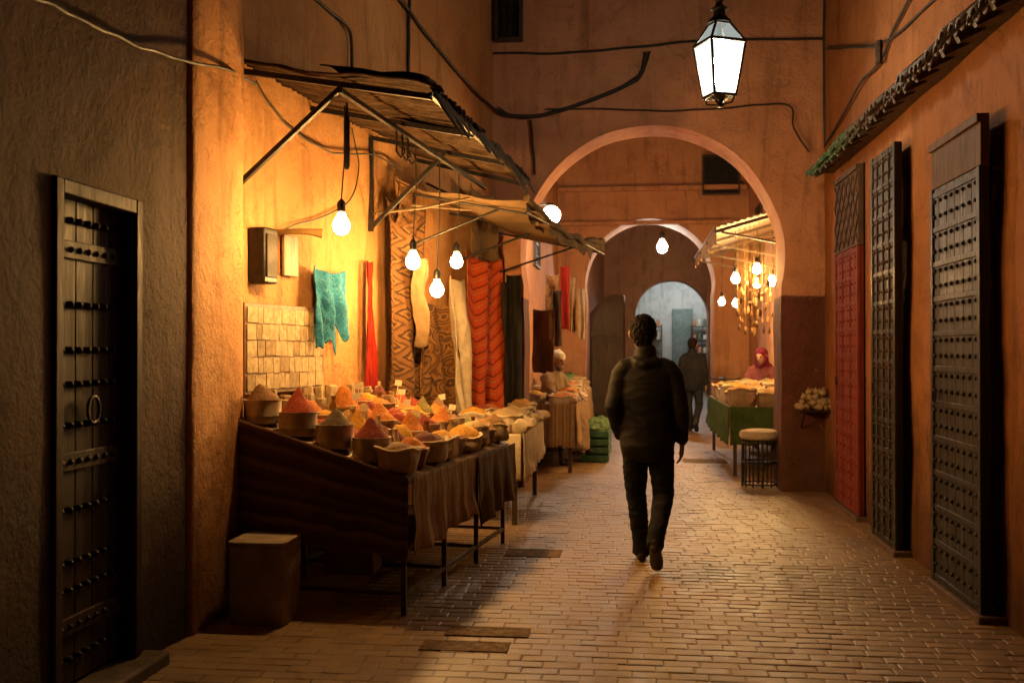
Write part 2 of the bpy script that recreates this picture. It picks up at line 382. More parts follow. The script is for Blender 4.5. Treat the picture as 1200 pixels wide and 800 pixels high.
def archway(name,label,Y,thick,x0,x1,top,cx,cz,r,dip,mat,rings=10):
    th0=-R(dip); jx=r*math.cos(th0); jz=cz+r*math.sin(th0)
    path=[(cx+jx,-.05+(jz+.05)*i/10) for i in range(10)]
    cor=[math.atan2(top-cz,x1-cx),math.atan2(top-cz,x0-cx)]
    angs=sorted([th0+(PI-2*th0)*i/56 for i in range(57)]+cor)
    path+= [(cx+r*math.cos(a),cz+r*math.sin(a)) for a in angs]; path+= [(cx-jx,-.05+(jz+.05)*i/10) for i in range(9,-1,-1)]
    out=[]
    for (x,z) in path:
        if z<=cz: out.append((x1 if x>cx else x0,z)); continue
        dx,dz=x-cx,z-cz; k=1e9
        if dx>1e-6: k=min(k,(x1-cx)/dx)
        if dx<-1e-6: k=min(k,(x0-cx)/dx)
        if dz>1e-6: k=min(k,(top-cz)/dz)
        out.append((cx+dx*k,cz+dz*k))
    path=[(x+.018*noise.noise(V((x*2,z*2,Y))),z+.014*noise.noise(V((x*2,z*2,Y+5)))) for x,z in path]
    mb=MB(); N=len(path)
    def face(Yp,s_):
        def fn(u,v):
            i=int(round(u*(N-1))); a=path[i];o=out[i]; q=V((a[0]+(o[0]-a[0])*v,Yp,a[1]+(o[1]-a[1])*v))
            w=min(1,v*5); e=.02*max(0,1-v*12)
            q.y+=s_*(-.026*noise.noise(q*1.2)*w-.010*noise.noise(q*4)*w+e); return q
        mb.grid(fn,N-1,rings)
    face(Y,1); face(Y+thick,-1)
    def intr(u,v):
        i=int(round(u*(N-1))); a=path[i]; q=V((a[0],Y+.02+(thick-.04)*v,a[1])); w=math.sin(v*PI); dd=V((a[0]-cx,0,max(0,a[1]-cz)))
        if dd.length: q+=dd.normalized()*.015*w*noise.noise(q*2)
        return q
    mb.grid(intr,N-1,5)
    o=mb.build(name,mat,smooth=50); tag(o,label,'archway'); return o
archway('archway','rose plaster archway wall nearest the camera, with a red painted foot',11.5,.65,-1.75,2.3,7.5,.215,2.6,1.457,13,ARCHM)
archway('archway','middle archway across the alley, behind the walking man',21,1.0,-1.8,2.6,7.5,.37,2.91,1.31,10,PASSM,6)
archway('archway','farthest small archway opening onto a bluish lit room',34,.9,-1.2,3.6,7.5,1.32,2.67,1.18,0,PASSM,5)
def plainb(label,path,side,mat,holes=(),ht=7.5):
    t=thing('building',label,'building',(path[0][0],path[0][1],0)); mb=MB(); wallpath(mb,path,ht,side,holes,step=.4); mb.build('wall',mat,t); return t
p1=plainb('dusky building on the left between the first two archways',[(-1.62,12.15),(-1.5,21)],1,PASSM,[(4.2,5.0,2.9,3.9,.12),(6.2,6.9,0,2.3,.12)])
p2=plainb('dusky building on the right between the first two archways',[(2.35,21),(2.3,12.15)],1,PASSM,[(1.5,2.3,3.0,4.2,.12)])
plainb('shadowed building on the left between the far archways',[(-1.4,22),(-.9,34)],1,PASSM)
plainb('shadowed building on the right between the far archways',[(3.1,34),(2.2,22)],1,PASSM)
er=thing('building','pale bluish room at the far end of the alley','building',(1.3,38,0))
mb=MB(); wallpath(mb,[(-.6,34.9),(-.6,39)],4.6,1,step=.5); wallpath(mb,[(-.6,39),(3.4,39)],4.6,1,step=.5); wallpath(mb,[(3.4,39),(3.4,34.9)],4.6,1,step=.5); mb.add([(-.6,34.9,4.6),(3.4,34.9,4.6),(3.4,39,4.6),(-.6,39,4.6)],[(0,1,2,3)])
mb.build('wall',BLUEW,er)
GRN=simple('grey_green_paint',(.12,.15,.13),.6)
a=onY(788,438,38.95); b_=onY(812,362,38.95)
mb=MB(); mb.box(a.x,b_.x,38.88,38.96,0,b_.z); d=mb.build('door',GRN,er,bevel=.01)
for z0,z1 in ((.3,1.1),(1.3,b_.z-.2)):
    mb=MB(); mb.box(a.x+.1,b_.x-.1,38.86,38.88,z0,z1); mb.build('door_panel',GRN,d,bevel=.01)
JC=[simple('far_goods_'+str(i),c,.6) for i,c in enumerate([(.4,.16,.08),(.16,.22,.3),(.45,.4,.3),(.08,.11,.09)])]
def shelf(label,jl,jg,x0,x1,yb):
    sh=thing('shelf',label,'shelf',((x0+x1)/2,yb,0))
    for x in (x0,x1):
        mb=MB(); mb.box(x,x+.04,yb-.2,yb+.25,0,2.5); mb.build('side_panel',DWOOD,sh)
    for k in range(5):
        mb=MB(); mb.box(x0+.04,x1,yb-.2,yb+.25,.4+k*.5,.43+k*.5); mb.build('shelf_board',DWOOD,sh)
    for k in range(5):
        for j in range(5):
            mb=MB(); h=random.uniform(.18,.34); x=x0+.13+j*(x1-x0)*.19; z=.43+k*.5; mb.lathe([(.06,0),(.075,.02),(.075,h*.75),(.045,h*.88),(.05,h)],(x,yb-.05,z),12)
            tag(mb.build('jar',random.choice(JC)),jl,'jar',jg)
shelf('stocked shelf unit right of the green door in the far room','small jar on the right hand shelf unit in the far room','jars on the far right shelf',2.2,3.2,38.6)
shelf('stocked shelf unit left of the green door in the far room','small jar on the left hand shelf unit in the far room','jars on the far left shelf',.1,1.1,38.6)
def grille(name,label,cat,parent,x,y,z,w,h,axis,n=4,m=5,mat=IRON):
    r=parent or thing(name,label,cat,(x,y,z))
    mb=MB()
    def bx(u0,u1,z0,z1,d0,d1):
        if axis=='Y': mb.box(x+u0,x+u1,y+d0,y+d1,z+z0,z+z1)
        else: mb.box(x+d0,x+d1,y+u0,y+u1,z+z0,z+z1)
    for u0,u1,z0,z1 in ((-w/2,-w/2+.04,0,h),(w/2-.04,w/2,0,h),(-w/2+.04,w/2-.04,0,.04),(-w/2+.04,w/2-.04,h-.04,h)): bx(u0,u1,z0,z1,-.04,.04)
    f=mb.build('window' if parent else 'frame',DWOOD,r,bevel=.004); mb=MB()
    for i in range(1,n): u=-w/2+w*i/n; bx(u-.008,u+.008,.04,h-.04,-.014,.002)
    for j in range(1,m): q=h*j/m; bx(-w/2+.04,w/2-.04,q-.008,q+.008,-.004,.012)
    mb.build('bars',mat,f if parent else r)
    if not parent:
        mb=MB(); bx(-w/2+.03,w/2-.03,.03,h-.03,.025,.035); mb.build('backing',simple('black_void',(.01,.01,.01),.8),r)
    return r
grille('w','',None,p1,-1.55,16.75,2.9,.8,1.0,'X')
grille('w','',None,p2,2.33,19.1,3.0,.8,1.2,'X')
a=onY(596,24,11.44); g=grille('window_grille','small dark window grille high on the archway wall','window',None,a.x,11.44,a.z-.24,.32,.5,'Y',4,6)
mb=MB()
for i in range(5):
    for s_ in (-1,1): mb.bar((a.x-.13*s_,11.455,a.z-.2+i*.09),(a.x+.13*s_,11.455,a.z-.12+i*.09),.008)
mb.build('lattice',RUST,g)
a=onY(845,205,20.9); grille('window_grille','dark window grille above the middle archway','window',None,a.x,20.9,a.z-.4,.75,.8,'Y',6,5)
for py,zz,lab in ((222,.05,'upper ledge beam above the middle archway'),(262,.04,'lower ledge beam above the middle archway')):
    a=onY(672,py,20.88); mb=MB(); mb.box(-1.5,2.3,20.86,20.985,a.z-zz,a.z+zz); tag(mb.build('ledge_beam',PASSM,bevel=.015),lab,'beam')
dl=thing('door_leaf','dark open gate leaf inside the middle archway','door',(-.5,22.4,0))
mb=MB()
def leafshape(u,v):
    x=-.90+.76*u; top=2.35+.42*math.sin(min(1,u*1.15)*PI*.62); return V((x,22.4+.15*u,top*v))
mb.grid(leafshape,12,12); mb.build('panel',DWOOD,dl,solid=.06)
for z in (.5,1.9):
    mb=MB(); mb.bar((-.88,22.34,z),(-.18,22.48,z),.05,.1); mb.build('rail',DWOOD,dl)
# ---------------------------------------------------------------- right doors
def rdoor(label,y0,y1,zt,x,th,mat,upper=None,zsplit=None,rows=9,cols_=4,grid=True,smat=IRON,fret=False):
    mb=MB(); n=max(3,int((y1-y0)/.16)); w=(y1-y0)/n; zu=zsplit or zt
    for k in range(n): mb.box(x+.012,x+th,y0+k*w+.002,y0+(k+1)*w-.002,.05,zu)
    d=mb.build('door',mat,rb,bevel=.004); d['label']=label
    mb=MB(); mb.box(x,x+.03,y0-.004,y0+.05,.05,zu); mb.box(x,x+.03,y1-.05,y1+.004,.05,zu)
    for i in range(rows+1):
        z=.06+(zu-.12)*i/rows; mb.box(x+.004,x+.02,y0+.05,y1-.05,z,z+.035)
    mb.build('rail',mat,d,bevel=.003)
    mb=MB(); studs(mb,x+.008,[.06+(zu-.12)*i/rows+dz for i in range(rows) for dz in (.10,.2)],cols_*2,y0+.08,y1-.08,.014,-1)
    mb.build('stud_band',smat,d)
    if grid:
        for j in range(1,cols_):
            mb=MB(); y=y0+(y1-y0)*j/cols_; mb.box(x+.001,x+.018,y-.012,y+.012,.06,zu-.02); mb.build('strap',smat,d)
    mb=MB(); mb.tube([(x-.012,y1-.12+.03*math.sin(q),1.25+.045*math.cos(q)) for q in [i*2*PI/14 for i in range(15)]],.006,6); mb.build('handle',IRON,d)
    for z in (.45,1.5,2.4):
        mb=MB(); mb.box(x+th,2.12,y1-.1,y1-.06,z,z+.12); mb.build('hinge',IRON,d)
    if upper:
        mb=MB(); mb.box(x+.01,x+th,y0,y1,zu+.004,zt); mb.box(x-.01,x+.01,y0,y1,zt-.05,zt)
        if fret:
            for k in range(5):
                ya=y0+(y1-y0)*k/5; yb=y0+(y1-y0)*(k+1)/5
                for zz in range(3):
                    za=zu+.03+zz*(zt-zu-.1)/3; zb_=za+(zt-zu-.1)/3; mb.bar((x+.008,ya,za),(x+.008,yb,zb_),.018); mb.bar((x+.006,yb,za),(x+.006,ya,zb_),.018)
        mb.build('header_board',upper,d,bevel=.004)
    mb=MB(); mb.box(x-.02,2.12,y0-.03,y1+.03,-.02,.045); mb.build('sill',simple('door_sill',(.10,.06,.04),.8),d,bevel=.01)
rdoor('black studded door nearest on the right, with a brown header board',6.09,7.05,2.9,1.965,.06,GWOOD,HWOOD,2.6,11,4,False)
rdoor('iron strapped dark door, middle of the three',7.98,8.74,3.12,1.965,.06,GWOOD,None,None,13,4,True,RUST)
rdoor('dark red painted door next to the archway',9.56,10.6,3.24,2.03,.06,RWOOD,HWOOD,2.5,10,3,True,RWOOD,True)
m,t,b=newmat('eave_tiles'); P=nd(t,'ShaderNodeNewGeometry').outputs['Position']; yy=nd(t,'ShaderNodeSeparateXYZ',{0:P}).outputs[1]; n=nse(t,P,9,8,.7)
c=mixc(t,rng(t,n,.35,.65),(.06,.03,.02),(.028,.018,.013)); g_=mixc(t,rng(t,n,.4,.6),(.05,.15,.06),(.025,.08,.03))
c=mixc(t,rng(t,mth(t,'ADD',yy,mth(t,'MULTIPLY',n,1.6)),9.3,10.6),c,g_); t.links.new(c,b.inputs['Base Color']); b.inputs['Roughness'].default_value=.6
t.links.new(bump(t,nse(t,P,40,6),.4,.006),b.inputs['Normal']); TILE=m
mb=MB(); y=4.0
while y<10.95:
    w=.125; zo=random.uniform(-.018,.018); xo=random.uniform(-.03,.03)
    def tl(u,v,y=y,w=w,zo=zo,xo=xo):
        a=PI*u; r=.055-.008*v; x=2.12-(.30+xo)*v; z=3.62-.27*v+zo; return V((x,y+w/2-math.cos(a)*r,z+math.sin(a)*r*.85))
    mb.grid(tl,8,3)
    def ch(u,v,y=y,w=w,zo=zo):
        a=PI*u; r=.04; x=2.12-.27*v; z=3.615-.27*v+zo; return V((x,y-math.cos(a)*r,z-math.sin(a)*r*.7+.02))
    mb.grid(ch,6,2); y+=w
ev=mb.build('tiled_eave',TILE,rb,solid=.016)
mb=MB(); mb.bar((1.97,4,3.40),(1.97,10.95,3.40),.26,.03)
for k in range(24): y=4.1+k*.29; mb.bar((2.1,y,3.46),(1.86,y,3.34),.05,.06)
mb.build('eave_board',DWOOD,ev)
# ---------------------------------------------------------------- cables
def cable(label,pts,r=.012,sub=6):
    P=[V(p) for p in pts]; out=[]
    for i in range(len(P)-1):
        p0=P[max(0,i-1)];p1_=P[i];p2_=P[i+1];p3=P[min(len(P)-1,i+2)]
        for k in range(sub):
            t_=k/sub; out.append(.5*((2*p1_)+(p2_-p0)*t_+(2*p0-5*p1_+4*p2_-p3)*t_**2+(3*p1_-p0-3*p2_+p3)*t_**3))
    out.append(P[-1]); out=[q+V((.006*noise.noise(V((i*.4,1,r*99))),0,.010*noise.noise(V((i*.35,5,r*99))))) for i,q in enumerate(out)]
    mb=MB(); mb.tube(out,r,7); return tag(mb.build('cable',CABLE),label,'cable')
A=lambda px,py: onY(px,py,11.455)
cable('thin cable running straight across the top of the near archway wall',[A(578,62),A(640,63),A(720,58),A(800,50),A(880,47),A(966,46)],.014)
cable('thick cable bundle sagging over the left of the near archway',[A(582,130),A(600,136),A(640,135),A(690,118),A(735,100),A(752,86),A(757,62)],.024)
cable('second thin strand twisting along the thick cable bundle',[A(584,126),A(610,139),A(650,130),A(700,116),A(740,94),A(755,80),A(762,60)],.009)
cable('cable curving down over the right shoulder of the near arch',[A(640,128),A(720,128),A(800,130),A(880,124),A(925,124),A(930,150),A(948,178)],.010)
cable('cable dropping down the corner right of the near archway',[A(967,-40),A(966,60),A(967,170)],.018)
cable('short cable drop left of the near archway',[A(622,140),A(625,175),A(626,205)],.014)
X=lambda px,py: onX(px,py,2.07)
cable('cable looping down the right wall above the eave',[X(1070,-10),X(1045,40),X(1030,75),X(1010,95),X(985,140),A(966,172)],.012)
cable('cable along the top of the right wall',[X(1180,-60),X(1100,-5),X(1040,48),X(1000,56),A(967,58)],.010)
Ln=lambda px,py: onX(px,py,NX+.03)
cable('drooping cable on the shade-painted wall at upper left',[Ln(35,-4),Ln(70,10),Ln(130,40),Ln(180,60),onX(228,74,-2.33),onX(262,80,-2.33),onL(300,98)],.009)
cable('cable dropping from the roof above the metal awning',[onL(355,-10),onL(385,12),onL(410,38),onL(412,85)],.013)
cable('long cable sloping down the left wall to the archway',[onL(463,-8),onL(500,40),onL(545,95),onL(575,125),A(584,131)],.015)
cable('straight vertical conduit on the left wall above the awning',[onL(480,-20),onL(479,40),onL(478,92)],.016)
cable('slack cable looping across the lit wall under the awning',[onL(300,96),onL(330,140),onL(370,170),onL(400,180),onL(440,182),onL(470,200)],.007)
cable('thin cable hanging below the awning by the meter box',[onL(412,150),onL(420,200),onL(405,240),onL(350,262),onL(330,270)],.006)
mb=MB(); a=onY(972,55,11.3); mb.bar(a,(2.1,11.3,a.z),.04); mb.bar(onY(972,55,11.2),onX(1032,55,2.08),.03); mb.tube([onX(1030,48,2.04),onX(1030,75,2.04)],.03,8)
tag(mb.build('wall_bracket',RUST),'rusty iron bracket high on the right wall by the archway','bracket')
# ---------------------------------------------------------------- awnings
def lerp(a,b,t): return V(a).lerp(V(b),t)
aw=thing('awning','dark corrugated metal awning over the spice stall','awning',(-1.7,7.5,3))
IC=V((-2.48,6.12,3.36)); OC=V((-1.17,5.9,3.10)); IF=V((wallx(9.2)+.02,9.2,3.34)); OF=V((-.92,9.1,3.08))
CORR=simple('corrugated_metal',(.055,.032,.017),.8,.1,.7,7,.6,40,.008,spec=.15)
ns=5
for k in range(ns):
    mb=MB(); u0=k/ns-.012; u1=(k+1)/ns+.012; ex=random.uniform(-.03,.06); lift=.014*(k%2)
    def sheet(u,v):
        uu=u0+(u1-u0)*u; a_=IC.lerp(IF,uu); o_=OC.lerp(OF,uu); q=a_.lerp(o_,v*(1+ex+.05*noise.noise(V((uu*30,k,0)))))
        q.z+= .014*math.sin(uu*3.2/.075*2*PI)+lift+.05*noise.noise(V((uu*4,v*2,k)))+.02*noise.noise(V((uu*14,v*6,k)))-.05*v*(1-v); return q
    mb.grid(sheet,60,16); mb.build('sheet',CORR,aw,solid=.003)
for uu in (0.01,.34,.67,.99):
    mb=MB(); a_=IC.lerp(IF,uu)-V((0,0,.06)); o_=OC.lerp(OF,uu)-V((0,0,.06)); mb.bar(a_,o_,.034); mb.build('arm',IRON,aw)
    if uu in (.01,.67):
        mb=MB(); w_=V((a_.x-.0,a_.y,2.52)); mb.bar(a_,w_,.036); mb.bar(w_+V((0,0,.03)),a_.lerp(o_,.56)-V((0,0,.015)),.03); mb.build('strut',IRON,aw)
r0=IC.lerp(OC,.56)-V((0,0,.10)); r1=IF.lerp(OF,.62)-V((0,0,.17))
mb=MB(); mb.bar(r0,r1,.03); mb.build('rail',IRON,aw); mb=MB(); mb.bar(OC-V((0,0,.05)),OF-V((0,0,.05)),.024); mb.build('rail',IRON,aw)
def tarp(u,v):
    uu=.01+1.0*u; vv=.45+.60*v+(.10*noise.noise(V((u*6,1,4)))+.08*noise.noise(V((u*24,1,4))))*v; q=IC.lerp(IF,uu).lerp(OC.lerp(OF,uu),vv)
    q.z+=.045+.045*abs(noise.noise(V((u*8,v*2,7))))+.02*abs(math.sin(u*17))-max(0,vv-.96)*1.8; return q
mb=MB(); mb.grid(tarp,130,22); tag(mb.build('tarp',TARP,solid=.008),'dark ragged tarp lying over the outer edge of the metal awning','tarp')
for i,(a_,b_,lab) in enumerate(((onL(440,250,.05),onY(550,232,8.6),'wooden pole slanting out under the awning, nearest the turquoise scarf'),(onL(478,240,.05),onY(600,246,9.4),'wooden pole reaching level from the wall to the canvas awning'),(onL(500,215,.05),onY(610,262,9.8),'wooden pole slanting down towards the canvas awning'))):
    mb=MB(); mb.tube([a_,lerp(a_,b_,.5)+V((0,0,-.02)),b_],.012,8); tag(mb.build('pole',PWOOD),lab,'pole')
for i in range(3):
    p=r0.lerp(r1,.30+.035*i); mb=MB(); mb.tube([p+V((0,0,.02)),p-V((0,0,.1)),p-V((0,0,.16)),p+V((.03,0,-.2)),p+V((.06,0,-.17)),p+V((.05,0,-.13))],.008,6)
    tag(mb.build('hook',IRON),'black iron hook hanging from the awning rail','hook','hooks on the awning rail')
ca=thing('awning','sagging ragged canvas awning with a rolled edge, left of the near arch','awning',(-1.2,10,2.6))
c00=V((wallx(8.7)+.02,8.7,3.02)); c01=V((-.9,8.8,2.84)); c10=V((-1.57,11.35,2.95)); c11=V((-.30,11.25,2.70))
def canv(u,v):
    q=c00.lerp(c10,u).lerp(c01.lerp(c11,u),v); q.z+= -.12*math.sin(PI*u)*v-.06*math.sin(PI*v)+.05*noise.noise(V((u*4,v*3,2)))+.014*math.sin(u*30+v*3)*v; return q
mb=MB(); mb.grid(canv,50,24); mb.build('canvas',DTANC,ca,solid=.005)
mb=MB(); pts=[canv(i/40,1)+V((.01*math.sin(i*.6),0,.022)) for i in range(41)]; mb.tube(pts,[.034+.012*noise.noise(V((i*.35,7,0))) for i in range(41)],12); mb.build('rolled_edge',DTANC,ca)
def flap(u,v):
    q=c01.lerp(c01+V((.05,.9,0)),u); return V((q.x+.03*math.sin(u*14)*v,q.y,q.z-.02+.1*(1-u)-v*(.16+.1*noise.noise(V((u*6,1,0))))))
mb=MB(); mb.grid(flap,24,8); mb.build('torn_flap',DTANC,ca)
def flap2(u,v):
    q=canv(.25+.75*u,1); return V((q.x+.02*math.sin(u*21)*v,q.y,q.z-.01-v*(.06+.20*abs(noise.noise(V((u*8,1,5))))+.05*noise.noise(V((u*31,2,5))))))
mb=MB(); mb.grid(flap2,90,6); mb.build('torn_flap',DTANC,ca)
for u in (.05,.5,.97):
    a_=c00.lerp(c10,u)-V((0,0,.08)); o_=c01.lerp(c11,u)-V((0,0,.1))
    for p_,q_ in ((a_,o_),(a_-V((0,0,.5)),a_.lerp(o_,.75))):
        mb=MB(); mb.tube([p_,q_],.011,8); mb.build('rod',IRON,ca)
mb=MB(); mb.tube([c01-V((0,0,.1)),c11-V((0,0,.1))],.012,8); mb.build('rod',IRON,ca)
rc=thing('awning','slatted reed canopy over the stall on the right beyond the arch','awning',(1.7,14.5,3))
mb=MB()
for k in range(16):
    x=1.05+k*.078; z=3.06+.35*(x-1.05)/1.25; mb.bar((x,12.7,z),(x,17,z+random.uniform(-.02,.02)),.066,.012)
mb.build('slats',PWOOD,rc)
for y in (12.8,14.2,15.6,16.9):
    mb=MB(); mb.bar((1.02,y,3.0),(2.32,y,3.37),.04); mb.build('rafter',DWOOD,rc); mb=MB(); mb.bar((1.1,y,3.0),(2.32,y,2.75),.025); mb.build('brace',DWOOD,rc)
def vf(u,v): return V((1.03+.02*math.sin(u*40)*v,12.65+u*4.3,3.06-v*(.18+.05*noise.noise(V((u*9,0,0))))))
mb=MB(); mb.grid(vf,60,5); mb.build('valance',TANC,rc)
# ---------------------------------------------------------------- lamps
WARM=(1,.53,.155)
BULB=emit('warm_bulb_glow',WARM,700); BULB2=emit('warm_bulb_glow_far',(1,.58,.2),760); BLUE=emit('bluish_bulb_glow',(1,.90,.76),520); BLUE2=emit('end_room_bulb_glow',(.82,.94,1),220)
def bulb(label,p,top,mat,group,r=.052):
    t=thing('light_bulb',label,'lamp',p,group); mb=MB()
    mb.lathe([(r*.08,-r),(r*.45,-r*.9),(r*.8,-r*.6),(r,0),(r*.85,r*.55),(r*.55,r*1.05),(r*.38,r*1.45),(r*.36,r*1.6)],p,14); mb.build('glass',mat,t)
    mb=MB(); mb.lathe([(r*.4,r*1.5),(r*.5,r*1.62),(r*.5,r*2.6),(r*.3,r*2.9),(r*.1,r*3.1)],p,12); mb.build('socket',IRON,t)
    mb=MB(); q=V(p)+V((0,0,r*3)); mb.tube([q,lerp(q,top,.5)+V((.012,.0,0)),top],.005,6); mb.build('cord',CABLE,t)
b1=onY(400,265,6.2);b2=onY(484,307,7.4);b3=onY(535,307,8.6);b4=onY(512,340,7.9)
for p,lab in ((b1,'lit bulb hanging nearest over the front of the spice stall'),(b2,'lit bulb second from the left over the spice stall'),(b3,'lit bulb farthest right over the spice stall'),(b4,'lowest lit bulb of the four over the spice stall')):
    bulb(lab,p,V((p.x+.02,p.y,3.05+.02)),BULB,'bulbs over the spice stall',.055)
mb=MB(); a_=V((b1.x+.02,b1.y+.05,3.1)); mb.lathe([(.012,-.42),(.02,-.4),(.02,-.12),(.012,-.08),(.006,0)],a_,10); tag(mb.build('lamp_holder',IRON),'black tubular lamp holder hanging beside the front bulb','fitting')
for i,(px,py,Y) in enumerate(((862,327,13.6),(887,316,13.4),(905,330,13.8),(846,354,16.2),(862,356,16.6),(887,333,14.6))):
    p=onY(px,py,Y); n_=['lit bulb at the near left under the reed canopy','highest lit bulb under the reed canopy','rightmost lit bulb under the reed canopy','low far lit bulb, leftmost under the reed canopy','low far lit bulb, second from the left under the reed canopy','lit bulb just below the highest one under the reed canopy'][i]
    bulb(n_,p,V((p.x,p.y,3.1)),BULB2,'bulbs under the reed canopy',.055 if Y<14.5 else .05)
p=onY(776,290,23.4); bulb('white bulb hanging alone in the middle archway',p,V((p.x,p.y,6)),BLUE,None,.12)
bulb('bluish white bulb hanging high in the far end room',V((1.9,36.6,4.08)),V((1.9,36.6,4.58)),BLUE2,None,.15)
p=onY(646,252,14.6); wl=thing('wall_globe_lamp','bright white globe lamp on the left wall beyond the near arch','lamp',p)
mb=MB(); mb.ell(p,(.13,.13,.13),16,10); mb.build('globe',emit('cool_lamp_glow',(1,.82,.60),210),wl)
mb=MB(); mb.lathe([(.06,.115),(.07,.13),(.03,.16),(.01,.17)],p,16); mb.bar(p+V((0,0,.16)),(-1.58,p.y,p.z+.16),.03); mb.build('bracket',IRON,wl)
# main lantern
lp=onY(843,77,8.2); ln=thing('lantern','lit white glass lantern hanging from the top of the alley','lantern',lp)
LG=glowglass('lantern_glass',(.93,1,.95),2.2,.28); LG2=glowglass('lantern_roof_glass',(.70,.78,.72),.55,.3)
rw,rn=.148,.092; zt=.17; zb=-.245
def ring(r,z,n=4,a0=PI/4): return [lp+V((r*1.414*math.cos(a0+2*PI*i/n),r*1.414*math.sin(a0+2*PI*i/n),z)) for i in range(n)]
T=ring(rw,zt);B=ring(rn,zb);U=ring(.06,.33)
ROT=Matrix.Translation(lp)@Matrix.Rotation(R(24),4,'Z')@Matrix.Translation(-lp)
def q4(name,mat,A_,B_,s_=.93):
    for i in range(4):
        j=(i+1)%4; c=(A_[i]+A_[j]+B_[i]+B_[j])/4; mb=MB(); mb.add([c+(p_-c)*s_ for p_ in (A_[i],A_[j],B_[j],B_[i])],[(0,1,2,3)]); mb.xf(0,ROT); mb.build(name,mat,ln,smooth=0)
q4('glass_pane',LG,T,B); q4('roof_pane',LG2,U,T,.9)
mb=MB(); mb.lathe([(.01,-.17),(.035,-.15),(.05,-.08),(.05,.03),(.03,.08),(.02,.10)],lp,14); mb.build('lamp',emit('lantern_lamp_glow',(1,.82,.56),880),ln)
mb=MB(); mb.lathe([(.022,.10),(.024,.11),(.024,.2),(.01,.33)],lp,10); mb.build('lamp_socket',IRON,ln)
mb=MB()
for A_,B_ in ((T,B),(U,T)):
    for i in range(4): mb.bar(A_[i],B_[i],.018)
for Q in (T,B,U):
    for i in range(4): mb.bar(Q[i],Q[(i+1)%4],.022)
mb.xf(0,ROT); mb.build('frame',IRON,ln,bevel=.003)
mb=MB(); mb.lathe([(.10,.33),(.09,.35),(.05,.39),(.045,.43),(.075,.445),(.035,.47),(.025,.5),(.035,.52),(.03,.54),(.008,.57)],lp,16); mb.build('crown',IRON,ln)
mb=MB(); mb.lathe([(.02,-.33),(.035,-.315),(.02,-.3),(.04,-.27),(.10,-.25)],lp,12)
for s_ in range(4): 
    a_=PI/4+s_*PI/2+R(24); mb.tube([lp+V((.125*math.cos(a_),.125*math.sin(a_),-.24)),lp+V((.10*math.cos(a_),.10*math.sin(a_),-.30)),lp+V((.03*math.cos(a_),.03*math.sin(a_),-.31))],.008,6)
mb.build('base_finial',IRON,ln)
mb=MB(); z=.57; k=0
while z<1.9:
    mb.tube([lp+V((.014*math.cos(q) if k%2 else 0,0 if k%2 else .014*math.cos(q),z+.02+.026*math.sin(q))) for q in [i*2*PI/10 for i in range(11)]],.004,5); z+=.04;k+=1
mb.build('chain',IRON,ln)
cable('wire strung across the alley that carries the lantern',[(wallx(8.2),8.2,lp.z+2.0),(lp.x,8.2,lp.z+1.9),(2.1,8.2,lp.z+2.0)],.008)
# ---------------------------------------------------------------- spice stall
SO=V((-1.29,5.85,0)); SU=V((.132,.991,0)); SV=V((-.991,.132,0))
def ztop(v): return .80+.30*v
def ST(u,v,dz=0.): q=SO+SU*u+SV*v; q.z=ztop(v)+dz; return q
SL=2.35; SD=1.12
st=thing('market_stall','iron framed spice stall with a sloping top, nearest on the left','stall',SO+SU*1.1+SV*.5)
mb=MB(); mb.add([ST(0,0,-.03),ST(SL,0,-.03),ST(SL,SD,-.03),ST(0,SD,-.03),ST(0,0,0),ST(SL,0,0),ST(SL,SD,0),ST(0,SD,0)],[(0,1,2,3),(4,7,6,5),(0,4,5,1),(1,5,6,2),(2,6,7,3),(3,7,4,0)]); mb.build('tabletop',BWOOD,st)
for u in (.04,.8,1.55,SL-.04):
    for v in (.04,SD-.08):
        mb=MB(); q=ST(u,v,-.03); mb.bar((q.x,q.y,0),q,.03); mb.build('leg',RUST,st)
def srail(a_,b_,z,w):
    mb=MB(); mb.bar((a_.x,a_.y,z),(b_.x,b_.y,z),w); mb.build('rail',RUST,st)
for v in (.04,SD-.08): srail(ST(.04,v),ST(SL-.04,v),.12,.025)
for u in (.04,.8,1.55,SL-.04): srail(ST(u,.04),ST(u,SD-.08),.125,.022)
srail(ST(.04,.04),ST(SL-.04,.04),.38,.022)
RUGD=fabric('dark_striped_blanket','str',[(.105,.056,.030),(.070,.036,.021),(.135,.078,.042),(.085,.042,.024),(.06,.032,.02),(.15,.088,.05),(.095,.048,.027),(.075,.038,.022)],1,2.1,wobk=.05)
TSTR=fabric('tan_striped_cloth','ver',[(.26,.165,.078),(.18,.105,.052),(.31,.20,.105),(.235,.145,.07)],9,1)
DBR=fabric('dark_brown_cloth','ver',[(.10,.06,.032),(.145,.088,.048),(.075,.044,.024)],7,1)
def drape(P0,P1,z0,z1,out,folds,amp,mat,name,label,cat,n=60,m=16,ph=0,bil=.04):
    def fn(u,v):
        q=P0.lerp(P1,u); zt=q.z+.012; zb=z0+(z1-z0)*u+.03*noise.noise(V((u*7+ph,3,1)))
        o_=(out*(.015+amp*v*(1+math.sin(u*folds+1.3*math.sin(u*5+ph)+ph))+bil*noise.noise(V((u*4,v*2.5,ph)))*v))
        return V((q.x,q.y,0))+o_+V((0,0,zt+(zb-zt)*v))
    mb=MB(); mb.grid(fn,n,m); return tag(mb.build(name,mat,solid=.006),label,cat)
drape(ST(-.01,SD),ST(-.01,-.01),.43,.34,-SU,15,.008,RUGD,'blanket','brown striped blanket draped over the near end of the spice stall','blanket',bil=.02)
drape(ST(0,-.012),ST(1.35,-.012),.36,.42,-SV,34,.018,TSTR,'cloth','tan striped cloth draped along the front of the spice stall','cloth',ph=2)
